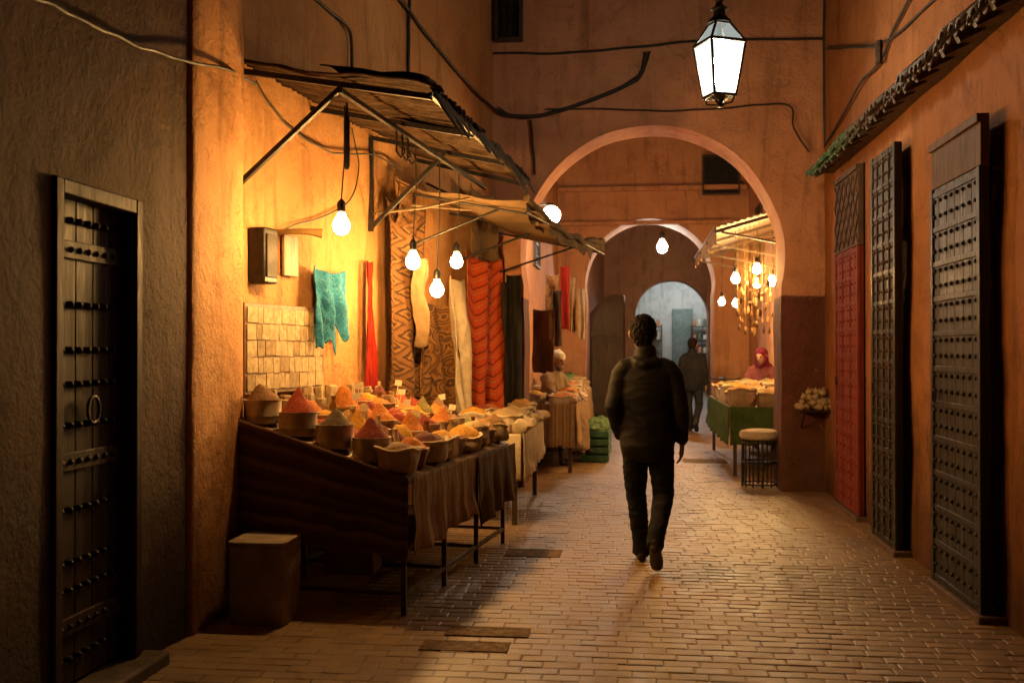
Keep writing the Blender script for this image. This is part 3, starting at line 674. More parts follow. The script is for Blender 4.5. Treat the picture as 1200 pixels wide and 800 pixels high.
drape(ST(1.3,-.03),ST(SL+.02,-.03),.30,.42,-SV,20,.025,DBR,'cloth','dark brown cloth draped at the far end of the spice stall','cloth',ph=4)
def heap(mb,c,rad,h,sharp=1.,n=26,k=10,ns=.25):
    ph=random.random()*50; ox=random.uniform(-.14,.14)*rad; oy=random.uniform(-.14,.14)*rad
    def fn(u,v):
        a=2*PI*u; r=rad*v
        z=h*(1-math.sqrt(v*v+.010))/(1-.1) if sharp<=1 else h*(1-v*v)
        q=V((r*math.cos(a)+ox*(1-v),r*math.sin(a)+oy*(1-v),z)); w=V((ph,0,0)); s_=noise.noise(q*30+w)*.009+noise.noise(q*10+w)*.026*(1-v*.4); q.z=max(-.01,q.z+(s_ if v<1 else 0)); return V(c)+q
    mb.grid(fn,n,k)
ORD=['first','second','third','fourth','fifth','sixth','seventh','eighth','ninth','tenth','eleventh','twelfth']
NM=dict(cumin='brown cumin',paprika='red paprika',turmeric='yellow turmeric',pepper='dark pepper',chilli='deep red chilli',ginger='pale ginger',saffron='orange spice',oregano='green herbs',sesame='cream sesame',hibiscus='dark red petals',lentil='tan lentils',henna='olive henna')
def card(p,lab,yaw):
    mb=MB(); m=Matrix.Translation(p)@Matrix.Rotation(yaw,4,'Z')@Matrix.Rotation(R(-12+random.uniform(-10,10)),4,'X')@Matrix.Rotation(random.uniform(-.15,.15),4,'Y')
    mb.box(-.03,.03,-.0015,.0015,.03,.075); mb.box(-.003,.003,.002,.005,-.05,.07); mb.xf(0,m); tag(mb.build('price_card',WHITE),lab,'card','price cards in the spices')
def tin(p,sp,label,r=.115,h=.145,hh=.10,sharp=1.):
    t=thing('spice_tin',label,'tin',p,'spice tins at the near end of the stall'); mb=MB()
    mb.lathe([(r*.96,0),(r,.006),(r,h*.3),(r*1.012,h*.33),(r,h*.36),(r,h*.96),(r*1.025,h*.97),(r*1.03,h),(r*.98,h),(r*.97,h-.03)],p,32,cap=False); mb.build('tin',TIN,t)
    mb=MB(); heap(mb,V(p)+V((0,0,h-.012)),r*.975,hh,sharp); mb.build('spice_heap',SPC[sp],t)
for i,(v,sp,hh) in enumerate(((1.0,'cumin',.12),(.76,'paprika',.15),(.52,'pepper',.10),(.28,'chilli',.13))):
    tin(ST(.13,v),sp,f'round tin heaped with {NM[sp]}, {ORD[i]} from the wall along the near end',hh=hh)
def sack(p,sp,label,r=.115,h=.13,hh=.05,mat=SACK,group='open sacks along the front of the spice stall',sq=3.2,rz=0):
    t=thing('spice_sack',label,'sack',p,group); mb=MB(); ph=random.random()*9
    pr=[(r*.9,0),(r*1.0,.02),(r*1.04,h*.5),(r*1.0,h*.85),(r*1.06,h*.93),(r*1.09,h*1.02),(r*1.02,h*1.07),(r*.93,h*1.02),(r*.92,h*.9)]
    mb.lathe(pr,(0,0,0),28,cap=False,sq=sq)
    for i in range(len(mb.v)): q=mb.v[i]; mb.v[i]=q+V((q.x,q.y,0))*.22*noise.noise(q*12+V((ph,0,0)))+V((0,0,.03*noise.noise(q*10+V((0,ph,0)))*(1 if q.z>.03 else 0)))
    M_=Matrix.Translation(p)@Matrix.Rotation(rz,4,'Z'); mb.xf(0,M_); mb.build('bag',mat,t)
    mb=MB(); heap(mb,V((0,0,h*.92)),r*.95*1.12,hh,2,ns=.5); mb.xf(0,M_); mb.build('spice_heap',SPC[sp],t)
def tray(p,sp,label,r,h,hh,sharp,mat,sq,group='bowls of spice on the stall'):
    t=thing('spice_bowl',label,'bowl',p,group); mb=MB(); rz=Matrix.Translation(p)@Matrix.Rotation(.13+random.uniform(-.15,.15),4,'Z')
    mb.lathe([(r*.7,0),(r*.75,.005),(r*.95,h*.7),(r*1.02,h),(r*.98,h+.004),(r*.93,h*.8)],(0,0,0),24,cap=False,sq=sq); mb.xf(0,rz); mb.build('bowl',mat,t)
    mb=MB(); heap(mb,V((0,0,h*.85)),r*(1.1 if sq else .99),hh,sharp); mb.xf(0,rz); mb.build('spice_heap',SPC[sp],t)
fr=['cumin','saffron','hibiscus','turmeric','paprika','turmeric','sesame','lentil','cumin']
for i,sp in enumerate(fr):
    lab=f'of {NM[sp]}, {ORD[i]} from the near corner along the front edge'; hz=random.uniform(.03,.09)
    if i%3==1: tray(ST(.12+i*.265,.11),sp,'square wooden box '+lab,.10,.11,hz,2,BWOOD,7,'open sacks along the front of the spice stall')
    else: sack(ST(.12+i*.265,.11),sp,'open sack '+lab,r=random.uniform(.112,.13),h=random.uniform(.10,.15),hh=hz,rz=.13+random.uniform(-.2,.2),mat=random.choice([SACK,CREAMC,CREAMC]))
ROWS=[(.335,'front'),(.53,'second'),(.725,'third'),(.905,'rear')]
seq=['saffron','hibiscus','turmeric','saffron','chilli','lentil','saffron','cumin','oregano','saffron','paprika','turmeric','hibiscus','saffron','paprika','chilli','turmeric','henna','saffron','cumin','paprika','turmeric','lentil','saffron','chilli']
k=0
for v,rn_ in ROWS:
    for j in range(10):
        sp=seq[k%len(seq)]; k+=1; u=.36+j*.208+random.uniform(-.035,.035)
        tray(ST(u,v+random.uniform(-.035,.035),.0),sp,f'bowl of {NM[sp]}, {ORD[j]} from the near end in the {rn_} row of bowls',random.uniform(.095,.125),random.uniform(.03,.14),random.uniform(.03,.14),random.choice([1,1,2]),random.choice([TIN,TIN,SACK,DBOWL,CARDB,CREAMC]),random.choice([0,0,5]))
        if k%4==0: card(ST(u+.02,v,.16),'small pale price card stuck in a bowl of spice',random.uniform(-.5,.3))
for i in range(22):
    u=.30+i*.09; p=ST(u,1.02+.05*(i%2),0); h=random.uniform(.10,.2); w=random.uniform(.05,.09); mb=MB(); rr=Matrix.Rotation(-.13+random.uniform(-.3,.3),3,'Z')@Matrix.Rotation(random.uniform(-.1,.1),3,'Y')
    mb.cbox(p+V((0,0,h/2)),(.05,w,h),rr)
    tag(mb.build('packet',random.choice([PAPER,CARDB,CARDB]),bevel=.006),'small paper packet standing in the row along the back of the spice stall','packet','packets along the back of the stall')
BOT=[simple('amber_bottle',(.14,.05,.012),.2),TIN,simple('tan_bottle',(.3,.18,.07),.3)]
for i in range(24):
    u=.36+.085*i+random.uniform(-.03,.03); v=random.choice([.24,.44,.64,.83]); p=ST(u,v); h=random.uniform(.11,.2); mb=MB(); r=random.uniform(.022,.034)
    mb.lathe([(r*.9,0),(r,.01),(r,h*.65),(r*.5,h*.8),(r*.5,h*.9),(r*.62,h*.91),(r*.6,h)],p,14); tag(mb.build('bottle',random.choice(BOT)),'small bottle wedged between the bowls of spice','bottle','bottles between the bowls')
bd0=onL(287,362,.03);bd1=onL(377,362,.03);zb=onL(330,455,.03).z; zt_=onL(330,362,.03).z
ee=(bd1-bd0); ee.z=0; L_=ee.length; ee.normalize(); rotb=Matrix((ee,V((0,0,1)).cross(ee)*1,V((0,0,1)))).transposed()
cc=(bd0+bd1)/2; mb=MB(); mb.cbox(V((cc.x,cc.y,(zb+zt_)/2)),(L_+.04,.02,zt_-zb+.05),rotb); tag(mb.build('display_board',BWOOD,bevel=.004),'flat display board on the lit wall above the spice tins','board')
for j in range(5):
    x=.0
    while x<L_-.03:
        w=random.uniform(.06,.14); w=min(w,L_-x); hh=(zt_-zb)/5; q=bd0+ee*(x+w/2); mb=MB(); wz=hh*random.uniform(.88,.97)
        mb.cbox(V((q.x,q.y,zb+hh*(j+.5)+random.uniform(-.004,.004)))+LN*(.0135+random.uniform(0,.003)),(w*.93,.004,wz),rotb@Matrix.Rotation(random.uniform(-.05,.05),3,'Y')@Matrix.Rotation(random.uniform(-.02,.01),3,'X'))
        tag(mb.build('packet',random.choice([PAPER,PAPER,PAPER,CARDB])),'thin cream packet mounted on the display board on the lit wall','packet','packets on the display board'); x+=w
q=onL(308,300,.07); mx=thing('meter_box','dark electric meter box on the lit wall','box',q-V((0,0,.16)))
mb=MB(); mb.cbox(q,(.17,.12,.36),rotb); mb.build('case',IRON,mx,bevel=.012); mb=MB(); mb.cbox(q+LN*.065,(.13,.012,.28),rotb); mb.build('cover',simple('meter_cover',(.025,.018,.012),.6,spec=.2),mx,bevel=.004)
q=onL(340,300,.03); mb=MB(); mb.cbox(q,(.20,.02,.28),rotb); tag(mb.build('wall_plate',BWOOD,bevel=.004),'flat wooden plate on the wall beside the meter box','plate')
q=onL(315,272,.02); mb=MB(); mb.tube([q,q+LN*.15,q+LN*.28+V((0,.06,0)),q+LN*.36+V((0,.1,-.01))],[.018,.018,.022,.032],8); tag(mb.build('pipe_fitting',simple('brass',(.28,.17,.06),.45,.8)),'brass pipe fitting sticking out above the meter box','fitting')
# ---------------------------------------------------------------- hanging textiles
def hang(name,label,cat,px0,px1,pyt,pyb,mat,off=.06,folds=10,amp=.02,Y=None,taper=0,solid=.006,n=44,m=44,scal=0,group=None,skew=0,rag=0,bil=1):
    f=(lambda px,py: onY(px,py,Y)) if Y else (lambda px,py:onL(px,py,off))
    a_=f(px0,pyt);b_=f(px1,pyt); zb=(f(px0,pyb).z+f(px1,pyb).z)/2; nn=V((0,-1,0)) if Y else LN; ph=random.random()*9
    zt_=(a_.z+b_.z)/2; wd=(b_-a_).length
    def fn(u,v):
        uu=.5+(u-.5)*(1-taper*v)+bil*(.05*noise.noise(V((v*3,ph,1)))*v+.03*math.sin(v*5+ph)*v); q=a_.lerp(b_,uu); z=zt_-.07*wd*math.sin(PI*u)+((zb-zt_)*v)*(1+scal*(abs(math.sin(u*PI*2.5+ph))-.5)*v+rag*noise.noise(V((u*13,ph,2)))*v)+.035*noise.noise(V((u*5,ph,v)))*v+skew*(u-.5)*v
        return V((q.x,q.y,z))+nn*(amp*(1+math.sin(u*folds+ph+1.2*math.sin(v*4+ph)))*(.45+.55*v)+.04*bil*noise.noise(V((u*3,v*3,ph)))+.012*noise.noise(V((u*9,v*9,ph))))
    mb=MB(); mb.grid(fn,n,m); return tag(mb.build(name,mat,solid=solid),label,cat,group)
TURQ=fabric('turquoise_print','mot',[(.02,.15,.27),(.026,.18,.31),(.015,.11,.20),(.06,.22,.33)],16,16,1.7)
REDC=fabric('red_cloth','plain',[(.17,.008,.004),(.27,.018,.008)],5)
RUGA=fabric('brown_medallion_rug','dia',sc_([(.22,.10,.036),(.06,.034,.02),(.25,.12,.042),(.10,.05,.026),(.20,.095,.036)],.6),2,9,1.8)
RUGB=fabric('orange_diamond_rug','mot',sc_([(.30,.135,.036),(.09,.046,.024),(.32,.16,.05),(.27,.115,.03),(.13,.06,.026)],.62),5,9,2.2)
RUGR=fabric('red_chevron_rug','zig',[(.54,.065,.012),(.56,.075,.014),(.50,.055,.01),(.19,.025,.01),(.56,.095,.016),(.52,.065,.012),(.46,.15,.03)],2,14,1.6,wear=.3)
DARKC=fabric('dark_coat_cloth','plain',[(.03,.02,.016),(.06,.04,.03)],5)
hang('scarf','turquoise printed scarf hanging on the lit wall','scarf',364,404,314,384,TURQ,.05,16,.035,scal=.5,taper=.05,skew=.10,rag=.22,bil=.5)
hang('scarf','narrow red scarf hanging on the lit wall','scarf',429,436,306,455,REDC,.05,4,.02,taper=-.35,bil=.3)
hang('rug','brown and black medallion rug hanging behind the stall','rug',448,490,236,462,RUGA,.07,11,.06)
hang('rug','mottled orange and black rug hanging low behind the stall','rug',484,531,350,488,RUGB,.08,14,.055,skew=.06)
hang('cloth','cream cloth hanging left of the red chevron rug','cloth',524,544,325,480,CREAMC,.15,9,.07,taper=.3)
hang('rug','vivid red chevron rug hanging near the archway','rug',542,583,298,504,RUGR,.10,11,.06,skew=.08)
hang('coat','dark coat hanging at the left pier of the near archway','coat',584,596,330,490,DARKC,Y=11.3,folds=9,amp=.04,taper=-.2)
hang('coat','longer black coat hanging at the inner edge of the near archway','coat',594,611,322,500,fabric('black_coat_cloth','plain',[(.014,.012,.012),(.03,.026,.022)],5),Y=11.15,folds=9,amp=.05,taper=-.15)
hang('cloth','brown folded cloth hung high between the stall bulbs','cloth',462,480,215,262,RUGA,.12,5,.03)
hang('cloth','tan cloth hung behind the farthest stall bulb','cloth',548,578,222,300,DTANC,.10,8,.04)
hang('cloth','brown shawl hanging between the two stall rugs','cloth',480,498,300,405,DTANC,.18,7,.06,taper=.35)
cb=thing('tub','plain dull square tub standing under the near end of the spice stall','tub',(-2.1,5.72,0))
mb=MB(); mb.lathe([(.160,0),(.165,.01),(.167,.42),(.169,.425),(.169,.445),(.155,.447)],(-2.1,5.72,0),48,sq=9); mb.build('body',simple('dull_tub',(.27,.225,.18),.9,0,.4,5,.6,25,.01,spec=.15),cb)
mb=MB(); mb.lathe([(.169,.449),(.171,.452),(.171,.468),(.160,.474),(.02,.474)],(-2.1,5.72,0),48,sq=9); mb.build('lid',simple('dull_lid',(.24,.20,.16),.9,0,.4,5,.6,25,.01,spec=.15),cb)
for i in range(4):
    p=ST(.5+i*.42,.55); w=random.uniform(.3,.36); h=random.uniform(.18,.26); m_=Matrix.Rotation(random.uniform(-.2,.2),3,'Z'); c=V((p.x,p.y,.14+h/2))
    mb=MB(); mb.cbox(c,(w,w,h),m_)
    tag(mb.build('carton',simple('carton_board',(.14,.09,.05),.85),bevel=.008),f'brown carton stored under the spice stall, {ORD[i]} from the near end','box')
# ---------------------------------------------------------------- tables further along the left
def table(label,x0,x1,y0,y1,z,mat=BWOOD):
    t=thing('market_table',label,'table',((x0+x1)/2,(y0+y1)/2,0)); mb=MB(); mb.box(x0,x1,y0,y1,z-.035,z); mb.build('tabletop',mat,t,bevel=.006)
    for x in (x0+.05,x1-.05):
        for y in (y0+.05,y1-.05):
            mb=MB(); mb.box(x-.022,x+.022,y-.022,y+.022,0,z-.035); mb.build('leg',DWOOD,t)
    return t
table('white clothed market table just before the near archway, left',-1.62,-.98,9.0,11.0,.80)
drape(V((-1.62,8.985,.80)),V((-.965,8.985,.80)),.42,.4,V((0,-1,0)),16,.02,CREAMC,'cloth','cream cloth over the near end of the table before the archway','cloth',ph=1)
drape(V((-.965,8.985,.80)),V((-.965,11.0,.80)),.4,.45,V((1,0,0)),40,.02,CREAMC,'cloth','cream cloth along the front of the table before the archway','cloth',ph=3)
for i,(x,y,sp) in enumerate(((-1.15,9.2,'sesame'),(-1.42,9.25,'turmeric'),(-1.15,9.55,'saffron'),(-1.45,9.65,'chilli'),(-1.15,9.95,'sesame'),(-1.15,10.35,'lentil'),(-1.42,10.1,'saffron'),(-1.15,10.75,'turmeric'))):
    sack(V((x,y,.802)),sp,f'cream sack of {NM[sp]}, {ORD[i]} along the table before the archway',.14,random.uniform(.12,.19),.07,CREAMC,'sacks on the table before the archway',rz=random.uniform(-.3,.3))
def bundle(p,mat,lab,group,k=1):
    mb=MB(); r=random.uniform(.06,.10)*k; mb.ell((0,0,r*.55),(r*random.uniform(.9,1.4),r,r*.7),14,9); ph=random.random()*30
    for i in range(len(mb.v)): q=mb.v[i]; mb.v[i]=q*(1+.35*noise.noise(q*14+V((ph,0,0)))); mb.v[i].z=max(0,mb.v[i].z)
    mb.xf(0,Matrix.Translation(p)@Matrix.Rotation(random.uniform(-1,1),4,'Z')); tag(mb.build('bundle',mat),lab,'bundle',group)
for i in range(8): bundle(V((-1.02+random.uniform(-.03,.03),9.12+i*.24,.802)),random.choice([SACK,CREAMC,PAPER]),'small wrapped bundle along the front of the table before the archway','bundles on the table before the archway')
table('long market table beyond the near archway, left',-1.55,-.72,12.9,17.8,.86)
drape(V((-1.55,12.885,.86)),V((-.705,12.885,.86)),.36,.32,V((0,-1,0)),18,.02,TSTR,'cloth','striped tan cloth over the near end of the table beyond the arch','cloth',ph=5)
drape(V((-.705,12.885,.86)),V((-.705,17.8,.86)),.35,.4,V((1,0,0)),60,.02,TANC,'cloth','tan cloth along the front of the table beyond the arch','cloth',ph=6)
for i in range(11):
    y=13.1+i*.42
    for x in (-.9,-1.25):
        if abs(y-14)<.75 and x<-1.2: continue
        sp=random.choice(['sesame','ginger','sesame','lentil','turmeric','saffron'])
        sack(V((x+random.uniform(-.03,.03),y,.862)),sp,f'white bag of {NM[sp]} in the {"front" if x>-1 else "rear"} row, {ORD[i]} along the table beyond the arch',.165,random.uniform(.09,.14) if i<5 else random.uniform(.14,.26),.06,random.choice([CREAMC,CREAMC,SACK]),'bags on the table beyond the arch',rz=random.uniform(-.3,.3))
for i in range(12): bundle(V((-.76+random.uniform(-.02,.02),13.0+i*.38,.862)),random.choice([SACK,CREAMC,CARDB]),'small wrapped bundle along the front of the table beyond the arch','bundles on the table beyond the arch')
for i in range(9): bundle(V((-1.05+random.uniform(-.05,.05),15.3+i*.26,1.0)),LEAF,'leafy green bundle heaped at the far end of the table beyond the arch','green bundles beyond the arch',1.5)
CRG=simple('green_plastic',(.025,.09,.045),.5)
for i in range(3):
    cr=thing('crate',f'green slatted crate beside the table beyond the arch, {ORD[i]} from its near end','crate',(-.52,14.4+i*.7,0),'green crates beyond the arch'); x,y=-.5,14.4+i*.7
    mb=MB(); mb.box(x-.17,x+.17,y-.25,y+.25,.0,.02); mb.build('bottom',CRG,cr)
    for (a0,a1,c0,c1) in ((x-.19,x-.17,y-.27,y+.27),(x+.17,x+.19,y-.27,y+.27),(x-.17,x+.17,y-.27,y-.25),(x-.17,x+.17,y+.25,y+.27)):
        mb=MB()
        for q in range(4): mb.box(a0,a1,c0,c1,.02+q*.11,.10+q*.11)
        if a1-a0<.1: mb.box(a0+.003,a1-.003,c0+.003,c0+.05,.02,.43)
        else: mb.box(a0+.003,a0+.05,c0+.003,c1-.003,.02,.43)
        mb.build('side_panel',CRG,cr,bevel=.004)
    for q in range(5): bundle(V((x+random.uniform(-.08,.08),y-.16+q*.08,.38)),LEAF,f'leafy green bundle filling the {ORD[i]} green crate beyond the arch',f'greens in the {ORD[i]} crate',1.2)
for lab,px0,px1,pt,pb,mt,Yy in (('red hanging cloth on the wall beyond the near arch',657,667,312,385,REDC,16),('tan hanging cloth on the wall beyond the near arch',668,676,325,388,TANC,17),('brown patterned cloth on the wall beyond the near arch',625,650,362,435,RUGA,13.2),('orange hanging cloth high on the wall beyond the near arch',640,655,322,372,RUGB,15),('cream hanging cloth farthest along the wall beyond the near arch',678,686,338,396,CREAMC,18.5),('dark hanging cloth between the red and brown cloths beyond the arch',648,658,340,405,DARKC,14.6)):
    hang('cloth',lab,'cloth',px0,px1,pt,pb,mt,Y=Yy,folds=8,amp=.04)
# ---------------------------------------------------------------- right stall beyond arch
table('market table with a green cloth beyond the arch, right',1.22,2.2,12.85,16.2,.84)
GC=fabric('green_cloth','plain',[(.04,.075,.02),(.08,.125,.04)],5)
drape(V((1.205,16.2,.84)),V((1.205,12.835,.84)),.42,.38,V((-1,0,0)),50,.02,GC,'cloth','green cloth along the alley side of the right hand table','cloth',ph=7)
drape(V((1.205,12.835,.84)),V((2.2,12.835,.84)),.38,.4,V((0,-1,0)),20,.02,GC,'cloth','green cloth over the near end of the right hand table','cloth',ph=8)
for i in range(7):
    for x in (1.38,1.72,2.04):
        sp=random.choice(['sesame','ginger','lentil','oregano','sesame','turmeric']); n_={1.38:'alley side',1.72:'middle',2.04:'wall side'}[x]
        sack(V((x,13.05+i*.45,.842)),sp,f'pale bag of {NM[sp]} in the {n_} row, {ORD[i]} along the right hand table',.155,random.uniform(.12,.24),.07,random.choice([CREAMC,SACK]),'bags on the right hand table',rz=random.uniform(-.3,.3))
GOLD=simple('golden_straw',(.15,.082,.024),.8,0,.5,30,.8,120)
for i in range(60):
    px=866+(i%10)*5.2+random.uniform(-3,3); py=332+(i//10)*11+random.uniform(-4,4); Yb=13.2+.22*(i%7); p=onY(px,py,Yb); r=random.uniform(.016,.032); mb=MB(); sx=random.uniform(.6,1.0); sz=random.uniform(1.0,2.0)
    mb.lathe([(r*.2*sx,-r*1.1*sz),(r*.7*sx,-r*.9*sz),(r*sx,-.2*r*sz),(r*.95*sx,r*.4*sz),(r*.5*sx,r*sz),(r*.35*sx,r*1.3*sz)],p,12)
    for q in range(len(mb.v)): mb.v[q]=mb.v[q]+(mb.v[q]-p)*.3*noise.noise(mb.v[q]*24)
    mb.tube([p+V((0,0,r*1.2*sz)),V((p.x,p.y,3.02+.28*(p.x-1.05)))],.002,5)
    tag(mb.build('straw_bundle',GOLD),'small golden straw bundle hanging on a string under the reed canopy','bundle','straw bundles under the reed canopy')
so=thing('stool','round stool with a cream cushion and barred iron base, inside the near arch','stool',(1.46,11.95,0))
mb=MB(); mb.lathe([(.17,.53),(.215,.54),(.235,.565),(.235,.60),(.215,.63),(.15,.645),(.01,.65)],(1.46,11.95,0),28); mb.build('cushion',CREAMC,so)
for z in (.03,.28,.5):
    mb=MB(); mb.tube([(1.46+.2*math.cos(q),11.95+.2*math.sin(q),z) for q in [i*2*PI/24 for i in range(25)]],.011,6); mb.build('ring',IRON,so)
for i in range(12):
    a_=i*PI/6; mb=MB(); mb.tube([(1.46+.2*math.cos(a_),11.95+.2*math.sin(a_),0),(1.46+.2*math.cos(a_),11.95+.2*math.sin(a_),.54)],.009 if i%3 else .014,6); mb.build('leg' if i%3==0 else 'bar',IRON,so)
q=onY(957,480,11.34); ws=thing('wall_shelf','small dark shelf on the red foot of the archway','shelf',q)
mb=MB(); mb.box(q.x-.2,q.x+.2,11.22,11.49,q.z-.02,q.z); mb.build('board',NWOOD,ws,bevel=.004)
for s_ in (-.14,.14):
    mb=MB(); mb.bar((q.x+s_,11.25,q.z-.03),(q.x+s_,11.48,q.z-.2),.016); mb.build('bracket',NWOOD,ws)
GAR=simple('pale_garlic',(.34,.24,.13),.8)
for i in range(66):
    lv=0 if i<24 else 1 if i<44 else 2 if i<58 else 3; r=random.uniform(.03,.044); sp_=.19-.03*lv; p=V((q.x+random.uniform(-sp_,sp_),q.y+random.uniform(-.08,.07)*(1-.22*lv),q.z+.033+.052*lv)); mb=MB()
    b=mb.lathe([(r*.3,-r*.8),(r*.85,-r*.5),(r,0),(r*.8,r*.5),(r*.3,r*.85),(r*.12,r*1.4)],(0,0,0),12); mb.xf(b,Matrix.Translation(p)@Euler((random.uniform(-.8,.8),random.uniform(-.8,.8),0)).to_matrix().to_4x4()); tag(mb.build('garlic_bulb',GAR),'pale bulb piled on the small shelf on the archway foot','bulb','pale bulbs on the wall shelf')
# drains
DR=simple('drain_iron',(.14,.088,.046),.9,.0,.6,20,.6,60,spec=.15)
for (px,py,w,d,lab) in ((625,648,.42,.28,'iron drain grate in the paving beside the spice stall'),(572,740,.46,.18,'iron drain grate nearest the camera'),(545,757,.46,.18,'flat iron cover beside the nearest drain grate'),(826,540,.6,.45,'iron drain cover in the paving under the archway')):
    p=onZ(px,py,0); t=thing('drain_grate',lab,'drain',(p.x,p.y,0)); mb=MB()
    mb.box(p.x-w/2,p.x+w/2,p.y-d/2,p.y-d/2+.022,-.01,.0055); mb.box(p.x-w/2,p.x+w/2,p.y+d/2-.022,p.y+d/2,-.01,.0055); mb.box(p.x-w/2,p.x-w/2+.022,p.y-d/2+.022,p.y+d/2-.022,-.01,.0055); mb.box(p.x+w/2-.022,p.x+w/2,p.y-d/2+.022,p.y+d/2-.022,-.01,.0055); mb.build('frame',DR,t,bevel=.002)
    mb=MB(); n=int(w/.036); mb.box(p.x-w/2+.022,p.x+w/2-.022,p.y-d/2+.022,p.y+d/2-.022,-.006,.0032)
    for i in range(n): x=p.x-w/2+.04+(w-.08)*i/(n-1); mb.box(x-.011,x+.011,p.y-d/2+.023,p.y+d/2-.023,-.005,.0052)
    mb.build('bars',DR,t)
# ---------------------------------------------------------------- bicycle far right
bk=thing('bicycle','dark bicycle leaning by the right wall near the middle archway','bicycle',(1.75,19.8,0)); bx=1.75
def whl(y):
    mb=MB(); mb.tube([(bx,y+.33*math.cos(a_),.34+.33*math.sin(a_)) for a_ in [i*2*PI/28 for i in range(29)]],.02,7); w=mb.build('wheel',CABLE,bk)
    mb=MB()
    for i in range(10): a_=i*PI/5; mb.tube([(bx,y,.34),(bx,y+.32*math.cos(a_),.34+.32*math.sin(a_))],.003,4)
    mb.tube([(bx-.05,y,.34),(bx+.05,y,.34)],.02,8); mb.build('spokes',RUST,w)
whl(19.3);whl(20.35)
mb=MB(); hd=(bx,19.48,.85);se=(bx,20.08,.85);bb=(bx,19.9,.32)
for a_,b_ in ((hd,se),(hd,bb),(se,bb),(bb,(bx,20.35,.34)),(se,(bx,20.35,.34)),(hd,(bx,19.3,.34)),(hd,(bx,19.45,.98)),(se,(bx,20.11,.96))): mb.tube([a_,b_],.016,7)
mb.build('frame',IRON,bk); mb=MB(); mb.tube([(bx-.28,19.55,1.02),(bx-.15,19.44,1.0),(bx+.15,19.44,1.0),(bx+.28,19.55,1.02)],.013,7); mb.build('handlebar',IRON,bk)
mb=MB(); mb.loft([(bx,19.98,.98),(bx,20.12,.99),(bx,20.22,1.0)],[(.03,.03),(.06,.035),(.08,.03)]); mb.build('saddle',CABLE,bk)
# ---------------------------------------------------------------- people
def headmesh(mb,M_):
    b=len(mb.v)
    mb.ell((0,-.012,.032),(.076,.094,.082))
    mb.loft([(0,.046,-.108),(0,.034,-.088),(0,.018,-.045),(0,.006,0),(0,.0,.035)],[(.028,.026),(.048,.046),(.060,.074),(.068,.086),(.066,.085)],n=24)
    mb.loft([(0,.086,.02),(0,.096,0),(0,.110,-.028)],[.009,.011,.014],n=10)
    mb.loft([(-.018,.090,-.062),(0,.095,-.062),(.018,.090,-.062)],[.006,.009,.006],ref=(0,0,1),n=8)
    mb.loft([(-.04,.080,.03),(0,.089,.03),(.04,.080,.03)],[.008,.009,.008],ref=(0,0,1),n=8)
    for s_ in (-1,1): mb.loft([(s_*.073,-.004,-.03),(s_*.085,-.012,0),(s_*.086,-.016,.022)],[(.008,.014),(.011,.02),(.009,.016)],n=10)
    mb.xf(b,M_)
def handmesh(mb,W,d,nrm,side):
    W=V(W);d=V(d).normalized();nrm=V(nrm); nrm=(nrm-d*nrm.dot(d)).normalized(); s_=d.cross(nrm).normalized()*side
    mb.loft([W-d*.02,W+d*.02,W+d*.06,W+d*.092],[(.026,.02),(.034,.017),(.041,.016),(.038,.013)],ref=s_,n=14)
    for k,(o_,L_) in enumerate(((.029,.07),(.010,.08),(-.010,.074),(-.028,.058))):
        p=W+d*.085+s_*o_; dd=d.copy(); P_=[p]
        for q,an in enumerate((.25,.5,.5)):
            dd=(dd+nrm*an*.8).normalized(); P_.append(P_[-1]+dd*L_*(.42,.32,.26)[q])
        mb.loft([p-d*.02]+P_,[.009,.0095,.0085,.008,.007],ref=s_,n=10)
    p=W+d*.025+s_*.028; t1=(d*.7+s_*.65+nrm*.25).normalized(); t2=(d*.95+s_*.15+nrm*.35).normalized()
    mb.loft([p-t1*.01,p+t1*.035,p+t1*.04+t2*.03,p+t1*.04+t2*.05],[.014,.012,.0095,.008],ref=nrm,n=10)
def wr(amp,f=(9,9,16)):
    def post(co,n):
        q=V((co.x*f[0],co.y*f[1],co.z*f[2])); a=1-abs(noise.noise(q+V((3,1,0)))*2); b=noise.noise(q*.5); return amp*(a*a-.5)+amp*.8*b
    return post
